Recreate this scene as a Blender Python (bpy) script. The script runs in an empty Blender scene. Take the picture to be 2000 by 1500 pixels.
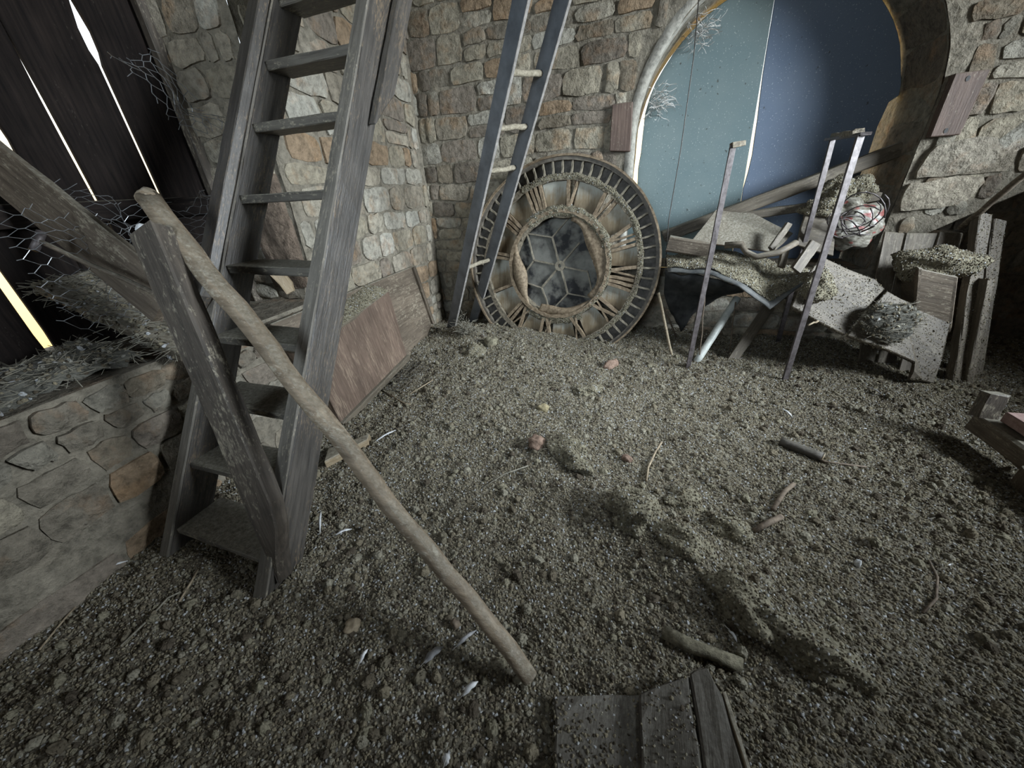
import bpy, bmesh, math, random
from mathutils import Vector as V, Matrix, noise as mnoise

random.seed(7)
sc = bpy.context.scene
COL = sc.collection
PI = math.pi

# ------------------------------------------------------------------ camera
F = 700.0                                    # focal length in pixels of a 2000x1500 frame
PITCH, ROLL, YAW, EYE = math.radians(28.3), math.radians(-3.3), math.radians(-20.6), 1.55
_cy, _sy = math.cos(YAW), math.sin(YAW)
FWD = V((_sy*math.cos(PITCH), _cy*math.cos(PITCH), -math.sin(PITCH)))
_r = V((_cy, -_sy, 0)); _u = _r.cross(FWD)
RIGHT = _r*math.cos(ROLL) + _u*math.sin(ROLL)
UP = -_r*math.sin(ROLL) + _u*math.cos(ROLL)
O = V((0, 0, EYE))
cam = bpy.data.cameras.new('camera'); cam_o = bpy.data.objects.new('camera', cam); COL.objects.link(cam_o)
cam.sensor_fit = 'HORIZONTAL'; cam.sensor_width = 36.0; cam.lens = 36.0*F/2000.0
cam.clip_start = 0.02; cam.clip_end = 200
m = Matrix((RIGHT, UP, -FWD)).transposed().to_4x4(); m.translation = O
cam_o.matrix_world = m
sc.camera = cam_o

def ray(px, py): return RIGHT*(px-1000) + UP*(750-py) + FWD*F
def az(px, py, z=0.0): d = ray(px, py); return O + d*((z-EYE)/d.z)
def ay(px, py, y): d = ray(px, py); return O + d*(y/d.y)
def ax(px, py, x): d = ray(px, py); return O + d*(x/d.x)

# ------------------------------------------------------------------ world, lights, exposure
sc.view_settings.view_transform = 'Standard'; sc.view_settings.look = 'None'
sc.view_settings.exposure = 0.0; sc.view_settings.gamma = 1.0; sc.view_settings.use_curve_mapping = False
w = bpy.data.worlds.new('outside_daylight'); sc.world = w; w.use_nodes = True
nt = w.node_tree; nt.nodes.clear()
tc = nt.nodes.new('ShaderNodeTexCoord'); sp = nt.nodes.new('ShaderNodeSeparateXYZ')
rp = nt.nodes.new('ShaderNodeValToRGB'); bg = nt.nodes.new('ShaderNodeBackground'); ow = nt.nodes.new('ShaderNodeOutputWorld')
mr = nt.nodes.new('ShaderNodeMapRange'); mr.inputs[1].default_value = -0.5; mr.inputs[2].default_value = 0.5
e = rp.color_ramp.elements
e[0].position = 0.25; e[0].color = (1.0, 0.66, 0.20, 1); e[1].position = 0.75; e[1].color = (0.86, 0.93, 1.0, 1)
x = rp.color_ramp.elements.new(0.52); x.color = (1.0, 0.84, 0.52, 1)
nt.links.new(tc.outputs['Generated'], sp.inputs[0]); nt.links.new(sp.outputs['Z'], mr.inputs[0])
nt.links.new(mr.outputs[0], rp.inputs[0]); nt.links.new(rp.outputs[0], bg.inputs[0])
bg.inputs[1].default_value = 2.0; nt.links.new(bg.outputs[0], ow.inputs[0])

def area(name, loc, target, sx, sy, power, col, spread=PI):
    l = bpy.data.lights.new(name, 'AREA'); l.shape = 'RECTANGLE'; l.size = sx; l.size_y = sy
    l.energy = power; l.color = col; l.spread = spread
    o = bpy.data.objects.new(name, l); COL.objects.link(o); o.location = loc
    o.rotation_euler = (V(target)-V(loc)).to_track_quat('-Z', 'Y').to_euler()
    return o
area('window_daylight', (5.30, 2.0, 2.75), (-0.3, 3.4, 0.7), 1.7, 1.5, 215, (0.84, 0.93, 1.0), math.radians(72))
area('hatch_daylight', (0.85, 2.9, 3.85), (-0.15, 2.2, 0.0), 0.9, 0.9, 15, (0.84, 0.93, 1.0), math.radians(52))
area('rear_fill', (-0.9, -2.25, 2.55), (-1.3, 4.0, 1.75), 1.3, 1.3, 22, (0.74, 0.88, 1.0), math.radians(66))  # pale blue fill added behind the camera to brighten ladder fronts and rails

# ------------------------------------------------------------------ materials
def nd(nt, t, **kw):
    n = nt.nodes.new(t)
    for k, v in kw.items():
        if k.startswith('i_'):
            key = k[2:]; key = int(key) if key.isdigit() else key.replace('_', ' ')
            n.inputs[key].default_value = v
        else: setattr(n, k, v)
    return n
def ramp(nt, fac, stops, interp='LINEAR'):
    r = nt.nodes.new('ShaderNodeValToRGB'); el = r.color_ramp.elements; r.color_ramp.interpolation = interp
    while len(el) < len(stops): el.new(0.5)
    for q, (p, c) in zip(el, stops):
        q.position = p; q.color = (c[0], c[1], c[2], 1) if hasattr(c, '__len__') else (c, c, c, 1)
    nt.links.new(fac, r.inputs[0]); return r.outputs[0]
def mix(nt, fac, a, b, mode='MIX'):
    n = nt.nodes.new('ShaderNodeMix'); n.data_type = 'RGBA'; n.blend_type = mode
    for s, v in ((0, fac), (6, a), (7, b)):
        if hasattr(v, 'links'): nt.links.new(v, n.inputs[s])
        elif s == 0: n.inputs[0].default_value = v
        else: n.inputs[s].default_value = (v[0], v[1], v[2], 1)
    return n.outputs[2]
def mth(nt, op, a, b=None):
    n = nt.nodes.new('ShaderNodeMath'); n.operation = op
    for s, v in ((0, a), (1, b)):
        if v is None: continue
        if hasattr(v, 'links'): nt.links.new(v, n.inputs[s])
        else: n.inputs[s].default_value = v
    return n.outputs[0]
def new_mat(name):
    mt = bpy.data.materials.new(name); mt.use_nodes = True; n = mt.node_tree
    return mt, n, n.nodes['Principled BSDF']
def coords(nt, scale=(1, 1, 1), kind='Object', rnd=True):
    t = nt.nodes.new('ShaderNodeTexCoord'); mp = nt.nodes.new('ShaderNodeMapping'); mp.inputs['Scale'].default_value = scale
    nt.links.new(t.outputs[kind], mp.inputs[0])
    if rnd:
        oi = nt.nodes.new('ShaderNodeObjectInfo'); k = mth(nt, 'MULTIPLY', oi.outputs['Random'], 37.0)
        nt.links.new(k, mp.inputs['Location'])
    return mp.outputs[0]
def noise(nt, vec, scale, detail=4, rough=0.6, out=0):
    n = nd(nt, 'ShaderNodeTexNoise'); n.inputs['Scale'].default_value = scale; n.inputs['Detail'].default_value = detail
    n.inputs['Roughness'].default_value = rough; nt.links.new(vec, n.inputs['Vector']); return n.outputs[out]
def bump(nt, h, bs, strength=0.5, dist=0.01):
    b = nt.nodes.new('ShaderNodeBump'); b.inputs['Strength'].default_value = strength; b.inputs['Distance'].default_value = dist
    nt.links.new(h, b.inputs['Height']); nt.links.new(b.outputs[0], bs.inputs['Normal'])

CRUST_A, CRUST_B = (0.075, 0.066, 0.05), (0.33, 0.315, 0.27)
def wood(name, dark, light, splat=(0.36, 0.32, 0.24), amount=0.6, rough=0.6, crust=0.85, spec=0.35, splat_scale=(26, 60, 60)):
    mt, n, b = new_mat(name)
    g = noise(n, coords(n, (1.6, 26, 26)), 2.2, 6, 0.65)
    col = ramp(n, g, [(0.3, dark), (0.7, light)])
    big = noise(n, coords(n, (1.0, 2.0, 2.0)), 2.6, 3)
    col = mix(n, ramp(n, big, [(0.35, 0.0), (0.7, 0.55)]), col, tuple(c*0.45 for c in dark))
    s = noise(n, coords(n, splat_scale), 1.0, 4, 0.7)
    s2 = noise(n, coords(n, tuple(3.1*q for q in splat_scale)), 1.0, 2, 0.5)
    where = noise(n, coords(n, (2.2, 6, 6)), 1.0, 3, 0.6)
    a = 0.665 - 0.13*amount
    k = mth(n, 'ADD', mth(n, 'MULTIPLY', s, 0.75), mth(n, 'ADD', mth(n, 'MULTIPLY', s2, 0.25), mth(n, 'MULTIPLY', mth(n, 'SUBTRACT', where, 0.5), 0.45)))
    col = mix(n, ramp(n, k, [(a-0.05, 0.0), (a+0.09, 0.75)]), col, splat)
    # droppings settle on what faces up
    geo = n.nodes.new('ShaderNodeNewGeometry'); sx = n.nodes.new('ShaderNodeSeparateXYZ'); n.links.new(geo.outputs['True Normal'], sx.inputs[0])
    f = noise(n, coords(n, (1, 1, 1)), 60, 5, 0.7)
    dc = ramp(n, f, [(0.3, CRUST_A), (0.5, (0.20, 0.185, 0.145)), (0.7, CRUST_B)])
    cov = mth(n, 'MULTIPLY', ramp(n, sx.outputs['Z'], [(0.55, 0.0), (0.8, crust)]), ramp(n, big, [(0.25, 0.55), (0.5, 1.0)]))
    col = mix(n, cov, col, dc)
    n.links.new(col, b.inputs['Base Color'])
    b.inputs['Roughness'].default_value = rough; b.inputs['Specular IOR Level'].default_value = spec
    h = mth(n, 'ADD', g, mth(n, 'ADD', mth(n, 'MULTIPLY', s, 0.5), mth(n, 'MULTIPLY', mth(n, 'MULTIPLY', f, cov), 1.6)))
    bump(n, h, b, 0.55, 0.006)
    return mt
M = {}
M['ladder'] = wood('dark_ladder_wood', (0.036, 0.032, 0.028), (0.115, 0.102, 0.088), splat=(0.22, 0.160, 0.100), amount=0.42, rough=0.45, spec=0.6, splat_scale=(30, 130, 130))
M['edge'] = wood('pale_grey_wood', (0.10, 0.090, 0.075), (0.22, 0.20, 0.17), amount=0.5)
M['tread'] = wood('tread_wood', (0.06, 0.053, 0.045), (0.16, 0.145, 0.12), amount=0.6)
M['plank'] = wood('brown_plank', (0.075, 0.058, 0.042), (0.20, 0.16, 0.12), amount=0.5)
M['darkplank'] = wood('dark_plank', (0.045, 0.038, 0.032), (0.14, 0.115, 0.09), amount=0.55)
M['pole'] = wood('bark_stripped_pole', (0.14, 0.105, 0.07), (0.34, 0.27, 0.19), amount=0.6, splat=(0.42, 0.38, 0.3), crust=0.5)
M['red'] = wood('reddish_box_wood', (0.085, 0.058, 0.042), (0.185, 0.130, 0.098), splat=(0.27, 0.205, 0.15), amount=0.7, splat_scale=(10, 90, 40), crust=0.6)
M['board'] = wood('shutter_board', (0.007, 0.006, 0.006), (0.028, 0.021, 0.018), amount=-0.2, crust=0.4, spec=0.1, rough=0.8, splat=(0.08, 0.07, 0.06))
M['nailed'] = wood('brown_fixing_board', (0.085, 0.055, 0.043), (0.165, 0.115, 0.09), amount=0.25, crust=0.5)
M['grey'] = wood('dusty_grey_wood', (0.070, 0.057, 0.042), (0.165, 0.138, 0.102), amount=0.55, splat=(0.23, 0.20, 0.15), crust=0.42)
M['tan'] = wood('tan_wood', (0.19, 0.14, 0.085), (0.38, 0.30, 0.19), amount=0.4)
M['slate'] = wood('slate_grey_board', (0.05, 0.043, 0.037), (0.105, 0.093, 0.08), amount=0.55, splat=(0.2, 0.19, 0.16), crust=0.25)

def plain(name, a, b_, scale=20, rough=0.6, metal=0.0, bmp=0.3, dist=0.004, spec=0.4, detail=5):
    mt, n, b = new_mat(name)
    f = noise(n, coords(n), scale, detail, 0.65)
    n.links.new(ramp(n, f, [(0.32, a), (0.68, b_)]), b.inputs['Base Color'])
    b.inputs['Roughness'].default_value = rough; b.inputs['Metallic'].default_value = metal; b.inputs['Specular IOR Level'].default_value = spec
    if bmp: bump(n, f, b, bmp, dist)
    return mt
M['rail'] = plain('blue_black_rail', (0.065, 0.072, 0.082), (0.135, 0.148, 0.165), 7, 0.36, 0.0, 0.15, spec=0.7)
M['railedge'] = plain('pale_rail_edge', (0.16, 0.15, 0.14), (0.3, 0.28, 0.26), 30)
M['rung'] = plain('crusted_rung', (0.15, 0.128, 0.09), (0.33, 0.295, 0.225), 45, 0.85, bmp=0.8, dist=0.01)
M['rust'] = plain('rusty_strap', (0.045, 0.037, 0.036), (0.12, 0.105, 0.105), 30, 0.5, 0.3)
M['iron'] = plain('crusted_iron', (0.065, 0.052, 0.038), (0.25, 0.215, 0.155), 38, 0.75, bmp=0.8, dist=0.008)
M['bar'] = plain('rusty_dial_bar', (0.10, 0.068, 0.040), (0.29, 0.225, 0.15), 34, 0.7, bmp=0.5)
M['ironrim'] = plain('rim_iron', (0.07, 0.06, 0.05), (0.17, 0.15, 0.12), 26, 0.6, bmp=0.6)
M['wire'] = plain('galvanised_wire', (0.20, 0.21, 0.22), (0.34, 0.35, 0.36), 50, 0.4, 0.5, 0)
M['darkwire'] = plain('dark_wire', (0.03, 0.028, 0.025), (0.09, 0.08, 0.07), 50, 0.5, 0.3, 0)
M['pipe'] = plain('white_pipe', (0.34, 0.36, 0.34), (0.62, 0.64, 0.60), 12, 0.4, bmp=0.2)
M['feather'] = plain('white_feather', (0.42, 0.43, 0.44), (0.72, 0.73, 0.74), 30, 0.7, bmp=0.2)
M['greyfeather'] = plain('grey_feather', (0.16, 0.16, 0.17), (0.36, 0.36, 0.36), 30, 0.7, bmp=0.2)
M['twig'] = plain('pale_twig', (0.17, 0.13, 0.085), (0.36, 0.30, 0.21), 40, 0.8, bmp=0.6)
M['browntwig'] = plain('brown_twig', (0.075, 0.055, 0.04), (0.18, 0.14, 0.10), 40, 0.8, bmp=0.6)
M['straw'] = plain('dull_straw', (0.085, 0.080, 0.060), (0.27, 0.25, 0.20), 60, 0.8, bmp=0)
M['web'] = plain('dusty_cobweb', (0.30, 0.29, 0.27), (0.52, 0.51, 0.48), 60, 0.9, bmp=0)
M['brickred'] = plain('red_brick', (0.13, 0.082, 0.058), (0.26, 0.18, 0.135), 40, 0.85, bmp=0.9, dist=0.01)
M['pinkbrick'] = plain('pink_brick', (0.20, 0.125, 0.11), (0.34, 0.24, 0.215), 25, 0.85, bmp=0.5)
M['yellow'] = plain('yellow_stone', (0.17, 0.14, 0.075), (0.32, 0.275, 0.17), 40, 0.85, bmp=0.9, dist=0.01)
M['cloth'] = plain('dark_leathery_cloth', (0.018, 0.019, 0.020), (0.055, 0.055, 0.052), 14, 0.55, bmp=0.5)
M['lead'] = plain('bent_dark_sheet', (0.045, 0.050, 0.055), (0.14, 0.14, 0.13), 12, 0.5, bmp=0.4)
M['hub'] = plain('dial_spoke', (0.14, 0.12, 0.09), (0.27, 0.24, 0.18), 30, 0.65)

def painted(name, a, b_, speck):
    mt, n, b = new_mat(name)
    f = noise(n, coords(n), 1.7, 4); col = ramp(n, f, [(0.3, a), (0.7, b_)])
    s = noise(n, coords(n), 75, 2, 0.5); col = mix(n, ramp(n, s, [(0.66, 0.0), (0.70, 0.7)]), col, speck)
    s2 = noise(n, coords(n), 22, 3, 0.6); col = mix(n, ramp(n, s2, [(0.69, 0.0), (0.72, 0.8)]), col, (0.04, 0.04, 0.03))
    n.links.new(col, b.inputs['Base Color']); b.inputs['Roughness'].default_value = 0.55
    bump(n, f, b, 0.1, 0.01); return mt
M['teal'] = painted('teal_painted_board', (0.130, 0.185, 0.195), (0.175, 0.225, 0.225), (0.42, 0.46, 0.44))
M['blue'] = painted('blue_painted_board', (0.105, 0.145, 0.215), (0.14, 0.180, 0.245), (0.34, 0.40, 0.46))

def stone_mat(name, cols, patch, patch_amt=0.5, mortar=None, bs=0.9, seed_scale=1.0):
    mt, n, b = new_mat(name)
    oi = n.nodes.new('ShaderNodeObjectInfo')
    c = coords(n)
    k = len(cols); base = ramp(n, oi.outputs['Random'], [((i)/k, q) for i, q in enumerate(cols)], 'CONSTANT')
    big = noise(n, c, 5.0, 5, 0.65); mid = noise(n, c, 17, 6, 0.7); fine = noise(n, c, 70, 4, 0.7)
    col = mix(n, ramp(n, big, [(0.52, 0.0), (0.66, patch_amt)]), base, patch)
    val = ramp(n, mid, [(0.28, 0.38), (0.48, 0.92), (0.72, 1.38)])
    col = mix(n, 1.0, col, val, 'MULTIPLY')
    col = mix(n, ramp(n, fine, [(0.62, 0.0), (0.74, 0.35)]), col, tuple(q*0.35 for q in cols[0]))
    if mortar:
        col = mix(n, ramp(n, mid, [(0.50, 0.0), (0.60, 0.75)]), col, mortar)
    n.links.new(col, b.inputs['Base Color']); b.inputs['Roughness'].default_value = 0.9; b.inputs['Specular IOR Level'].default_value = 0.2
    vo = nd(n, 'ShaderNodeTexVoronoi'); vo.inputs['Scale'].default_value = 14; n.links.new(mix(n, 0.12, c, noise(n, c, 9, 3, 0.6, 1)), vo.inputs['Vector'])
    h = mth(n, 'ADD', mth(n, 'MULTIPLY', big, 1.2), mth(n, 'ADD', mth(n, 'MULTIPLY', mid, 1.0), mth(n, 'ADD', mth(n, 'MULTIPLY', fine, 0.35), mth(n, 'MULTIPLY', vo.outputs['Distance'], 0.5))))
    bump(n, h, b, bs, 0.04)
    return mt
STONES = [(0.33, 0.295, 0.225), (0.38, 0.345, 0.275), (0.28, 0.245, 0.19), (0.32, 0.235, 0.155), (0.39, 0.365, 0.305), (0.31, 0.275, 0.21), (0.235, 0.20, 0.16), (0.35, 0.31, 0.235)]
M['stone'] = stone_mat('rubble_stone', STONES, (0.33, 0.20, 0.10), 0.45)
M['palestone'] = stone_mat('pale_limewashed_stone', [(0.37, 0.345, 0.285), (0.42, 0.40, 0.34), (0.33, 0.295, 0.235), (0.39, 0.345, 0.27)], (0.42, 0.26, 0.16), 0.35)
M['greystone'] = stone_mat('grey_brown_stone', [(0.21, 0.185, 0.145), (0.25, 0.23, 0.185), (0.17, 0.145, 0.115), (0.23, 0.195, 0.145)], (0.27, 0.17, 0.10), 0.5)
M['mortar'] = stone_mat('lime_mortar', [(0.235, 0.21, 0.165), (0.235, 0.21, 0.165)], (0.27, 0.235, 0.18), 0.5, bs=0.8)
M['plaster'] = stone_mat('smooth_grey_plaster', [(0.33, 0.315, 0.275), (0.33, 0.315, 0.275)], (0.27, 0.25, 0.21), 0.5, bs=0.25)
M['revealdark'] = stone_mat('brown_rough_reveal', [(0.19, 0.145, 0.11), (0.23, 0.18, 0.135)], (0.13, 0.10, 0.08), 0.5)

def glass_mat():
    mt, n, b = new_mat('stained_opal_glass')
    t = n.nodes.new('ShaderNodeTexCoord'); c = coords(n, (1, 1, 1))
    s = n.nodes.new('ShaderNodeSeparateXYZ'); n.links.new(t.outputs['Generated'], s.inputs[0])
    streak = noise(n, coords(n, (26, 3.0, 3)), 1.3, 4, 0.7); patch = noise(n, c, 5, 3)
    k = mth(n, 'ADD', mth(n, 'MULTIPLY', s.outputs['Y'], 0.8), mth(n, 'ADD', mth(n, 'MULTIPLY', streak, 0.7), mth(n, 'MULTIPLY', patch, 0.8)))
    col = ramp(n, k, [(0.72, (0.13, 0.09, 0.055)), (1.05, (0.25, 0.20, 0.135)), (1.28, (0.42, 0.42, 0.38))])
    col = ramp(n, mth(n, 'MULTIPLY', k, 0.62), [(0.46, (0.11, 0.08, 0.048)), (0.68, (0.24, 0.19, 0.125)), (0.88, (0.38, 0.375, 0.325))])
    n.links.new(col, b.inputs['Base Color']); b.inputs['Roughness'].default_value = 0.7; b.inputs['Specular IOR Level'].default_value = 0.2
    return mt
M['opal'] = glass_mat()
def inner_mat():
    mt, n, b = new_mat('dirty_grey_glass')
    c = coords(n, rnd=False); f = noise(n, c, 4.2, 4, 0.6); g = noise(n, c, 18, 4, 0.7)
    col = ramp(n, f, [(0.38, (0.025, 0.025, 0.026)), (0.46, (0.115, 0.112, 0.10)), (0.60, (0.19, 0.186, 0.165))])
    col = mix(n, ramp(n, g, [(0.6, 0.0), (0.72, 0.5)]), col, (0.09, 0.065, 0.045))
    n.links.new(col, b.inputs['Base Color']); b.inputs['Roughness'].default_value = 0.65; b.inputs['Specular IOR Level'].default_value = 0.2; return mt
M['inner'] = inner_mat()
M['minute'] = plain('minute_ring_glass', (0.050, 0.046, 0.042), (0.135, 0.125, 0.112), 16, 0.7, bmp=0.3, spec=0.2)

def pellets(name, cols):
    mt, n, b = new_mat(name)
    oi = n.nodes.new('ShaderNodeObjectInfo'); t = n.nodes.new('ShaderNodeTexCoord')
    k = len(cols); col = ramp(n, oi.outputs['Random'], [(i/k, q) for i, q in enumerate(cols)], 'CONSTANT')
    f = noise(n, coords(n, (1, 1, 1)), 2.0, 3)
    col = mix(n, 1.0, col, ramp(n, f, [(0.3, 0.6), (0.7, 1.3)]), 'MULTIPLY')
    n.links.new(col, b.inputs['Base Color']); b.inputs['Roughness'].default_value = 1.0; b.inputs['Specular IOR Level'].default_value = 0.08
    bump(n, noise(n, coords(n), 5.0, 5, 0.75), b, 0.6, 0.12)
    return mt
PEL = [tuple(1.12*q for q in c) for c in [(0.10, 0.085, 0.062), (0.25, 0.225, 0.165), (0.32, 0.285, 0.205), (0.16, 0.135, 0.098), (0.37, 0.345, 0.275), (0.22, 0.195, 0.14),
       (0.14, 0.118, 0.084), (0.29, 0.255, 0.18), (0.12, 0.10, 0.074), (0.24, 0.21, 0.15), (0.07, 0.058, 0.044), (0.30, 0.26, 0.18), (0.36, 0.35, 0.31), (0.19, 0.165, 0.12), (0.52, 0.53, 0.54), (0.27, 0.235, 0.165)]]
M['pellet'] = pellets('dry_droppings', PEL)
M['lump'] = pellets('dropping_lumps', [(0.23, 0.205, 0.15), (0.30, 0.275, 0.20), (0.17, 0.145, 0.105), (0.34, 0.315, 0.245), (0.26, 0.225, 0.16), (0.12, 0.10, 0.075)])
M['litter'] = plain('droppings_bed', (0.055, 0.047, 0.035), (0.24, 0.215, 0.16), 55, 0.9, bmp=1.0, dist=0.02, detail=8)
M['clump'] = plain('caked_droppings', (0.085, 0.075, 0.05), (0.28, 0.255, 0.18), 42, 0.9, bmp=1.0, dist=0.015, detail=8)
M['nest'] = plain('matted_nest_litter', (0.035, 0.034, 0.028), (0.17, 0.165, 0.14), 30, 0.9, bmp=1.0, dist=0.02, detail=8)
def bag_mat():
    mt, n, b = new_mat('red_and_white_plastic')
    v = nd(n, 'ShaderNodeTexNoise'); c = coords(n, (1, 1, 2.2)); f = noise(n, c, 9, 1, 0.4); g = noise(n, c, 25, 4)
    col = ramp(n, g, [(0.35, (0.10, 0.09, 0.07)), (0.6, (0.27, 0.255, 0.215))])
    col = mix(n, ramp(n, f, [(0.60, 0.0), (0.64, 0.85)]), col, (0.24, 0.05, 0.045))
    n.links.new(col, b.inputs['Base Color']); b.inputs['Roughness'].default_value = 0.4; bump(n, g, b, 0.5, 0.01); return mt
M['bag'] = bag_mat()

# ------------------------------------------------------------------ mesh helpers
WM = {}                                            # world matrix of everything built
def link(name, me, mat, parent=None, mw=None):
    o = bpy.data.objects.new(name, me); COL.objects.link(o)
    if mat is not None and not me.materials: me.materials.append(mat)
    if parent is not None:
        o.parent = parent; o.matrix_parent_inverse = WM.get(parent.name, Matrix()).inverted()
    if mw is not None: o.matrix_basis = mw
    WM[o.name] = mw if mw is not None else Matrix()
    return o
def tag(o, label, cat, group=None, kind=None):
    if label: o['label'] = label
    if cat: o['category'] = cat
    if group: o['group'] = group
    if kind: o['kind'] = kind
    return o
def root(name, loc, label, cat, group=None):
    o = bpy.data.objects.new(name, None); COL.objects.link(o); o.location = loc; o.empty_display_size = 0.1
    WM[o.name] = Matrix.Translation(loc)
    return tag(o, label, cat, group)
def me_from(vs, fs, smooth=False, name='mesh'):
    me = bpy.data.meshes.new(name); me.from_pydata([tuple(v) for v in vs], [], fs); me.update()
    if smooth:
        for p in me.polygons: p.use_smooth = True
    return me
def recalc(me):
    b = bmesh.new(); b.from_mesh(me); bmesh.ops.recalc_face_normals(b, faces=b.faces); b.to_mesh(me); b.free(); return me
def frame(o, xdir, ydir):
    X = V(xdir).normalized(); Y = V(ydir); Y = (Y - X*Y.dot(X)).normalized(); Z = X.cross(Y)
    m = Matrix((X, Y, Z)).transposed().to_4x4(); m.translation = o; return m
def beam(name, p0, p1, wdir, w, t, mat, parent=None, jit=0.003, n=None, ch=None, w1=None, tip=None, bow=0.0):
    """a squared timber from p0 to p1: width w along wdir, thickness t; chamfered, slightly uneven; tip tapers one edge of the start"""
    p0, p1 = V(p0), V(p1); L = (p1-p0).length; n = n or max(3, int(L/0.12)); ch = ch if ch is not None else min(w, t)*0.10
    if w1 is None: w1 = w
    vs, fs = [], []
    for i in range(n+1):
        x = L*i/n; ww = w + (w1-w)*i/n; a, c = ww/2, t/2
        top = a
        if tip and x < tip: top = -a + ww*max(0.12, x/tip)
        ring = [(-a, -c+ch), (-a, c-ch), (-a+ch, c), (top-ch, c), (top, c-ch), (top, -c+ch), (top-ch, -c), (-a+ch, -c)]
        b_ = bow*math.sin(PI*i/n)
        for (y, z) in ring:
            vs.append((x + (random.uniform(-jit, jit) if 0 < i < n else random.uniform(-2*jit, 2*jit)), y+random.uniform(-jit, jit)*0.6, z+b_+random.uniform(-jit, jit)*0.6))
        if i:
            for k in range(8):
                q = (i-1)*8; fs.append((q+k, q+(k+1) % 8, q+8+(k+1) % 8, q+8+k))
    fs.append(tuple(range(7, -1, -1))); fs.append(tuple(range(n*8, n*8+8)))
    me = recalc(me_from(vs, fs))
    return link(name, me, mat, parent, frame(p0, p1-p0, wdir))
def tube(name, pts, r, mat, parent=None, seg=8, r1=None, wob=0.0, caps=True, smooth=True, flat=None):
    pts = [V(p) for p in pts]; o = pts[0].copy(); vs, fs = [], []; n = len(pts)
    for i, p in enumerate(pts):
        d = (pts[min(i+1, n-1)] - pts[max(i-1, 0)]).normalized()
        a = d.cross(V((0.31, 0.42, 0.85))).normalized(); b_ = d.cross(a)
        rr = r + ((r1-r)*i/(n-1) if r1 is not None else 0)
        for k in range(seg):
            t_ = 2*PI*k/seg; q = rr*(1+random.uniform(-wob, wob))
            vs.append(p - o + a*math.cos(t_)*q + b_*math.sin(t_)*q)
        if i:
            for k in range(seg): s = (i-1)*seg; fs.append((s+k, s+(k+1) % seg, s+seg+(k+1) % seg, s+seg+k))
    if caps: fs.append(tuple(range(seg-1, -1, -1))); fs.append(tuple(range((n-1)*seg, n*seg)))
    return link(name, recalc(me_from(vs, fs, smooth)), mat, parent, Matrix.Translation(o))
def line(a, b, n=6, jit=0.0):
    a, b = V(a), V(b); out = []
    for i in range(n+1):
        p = a.lerp(b, i/n)
        if 0 < i < n: p += V((random.uniform(-jit, jit), random.uniform(-jit, jit), random.uniform(-jit, jit)))
        out.append(p)
    return out
def slab(name, pts, nrm, t, mat, parent=None, grain=None, jit=0.002, sub=0):
    """a flat board of any outline: pts in order, thickness t along nrm (behind the outline)"""
    pts = [V(p) for p in pts]; nrm = V(nrm).normalized(); o = pts[0]
    if sub:
        q = []
        for i, p in enumerate(pts):
            z = pts[(i+1) % len(pts)]
            for k in range(sub): q.append(p.lerp(z, k/sub) + (V([random.uniform(-jit*2, jit*2) for _ in range(3)]) if k else V()))
        pts = q
    mw = frame(o, grain if grain is not None else pts[1]-pts[0], nrm.cross(grain if grain is not None else pts[1]-pts[0])); inv = mw.inverted()
    n = len(pts); vs = [inv @ p for p in pts] + [inv @ (p - nrm*t) for p in pts]
    fs = [tuple(range(n)), tuple(range(2*n-1, n-1, -1))] + [(i, i+n, (i+1) % n + n, (i+1) % n) for i in range(n)]
    me = recalc(me_from(vs, fs)); o_ = link(name, me, mat, parent, mw)
    b = o_.modifiers.new('bevel', 'BEVEL'); b.width = min(0.006, t*0.2); b.segments = 1
    return o_
def blob(name, loc, scale, mat, rot=(0, 0, 0), amp=0.35, freq=1.6, sub=4, parent=None, fine=0.06, seed=None):
    b = bmesh.new(); bmesh.ops.create_icosphere(b, subdivisions=sub, radius=1.0); s = seed if seed is not None else random.uniform(0, 99)
    for v in b.verts:
        d = v.co.normalized(); k = 1 + amp*mnoise.noise(d*freq + V((s, s*0.7, 0))) + fine*mnoise.noise(d*9 + V((s, 0, s))) + fine*0.8*mnoise.noise(d*22 + V((s, 0, s)))
        v.co = V((d.x*k*scale[0], d.y*k*scale[1], d.z*k*scale[2]))
    me = bpy.data.meshes.new(name); b.to_mesh(me); b.free()
    for p in me.polygons: p.use_smooth = True
    from mathutils import Euler
    return link(name, me, mat, parent, Matrix.Translation(loc) @ Euler(rot).to_matrix().to_4x4())

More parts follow.
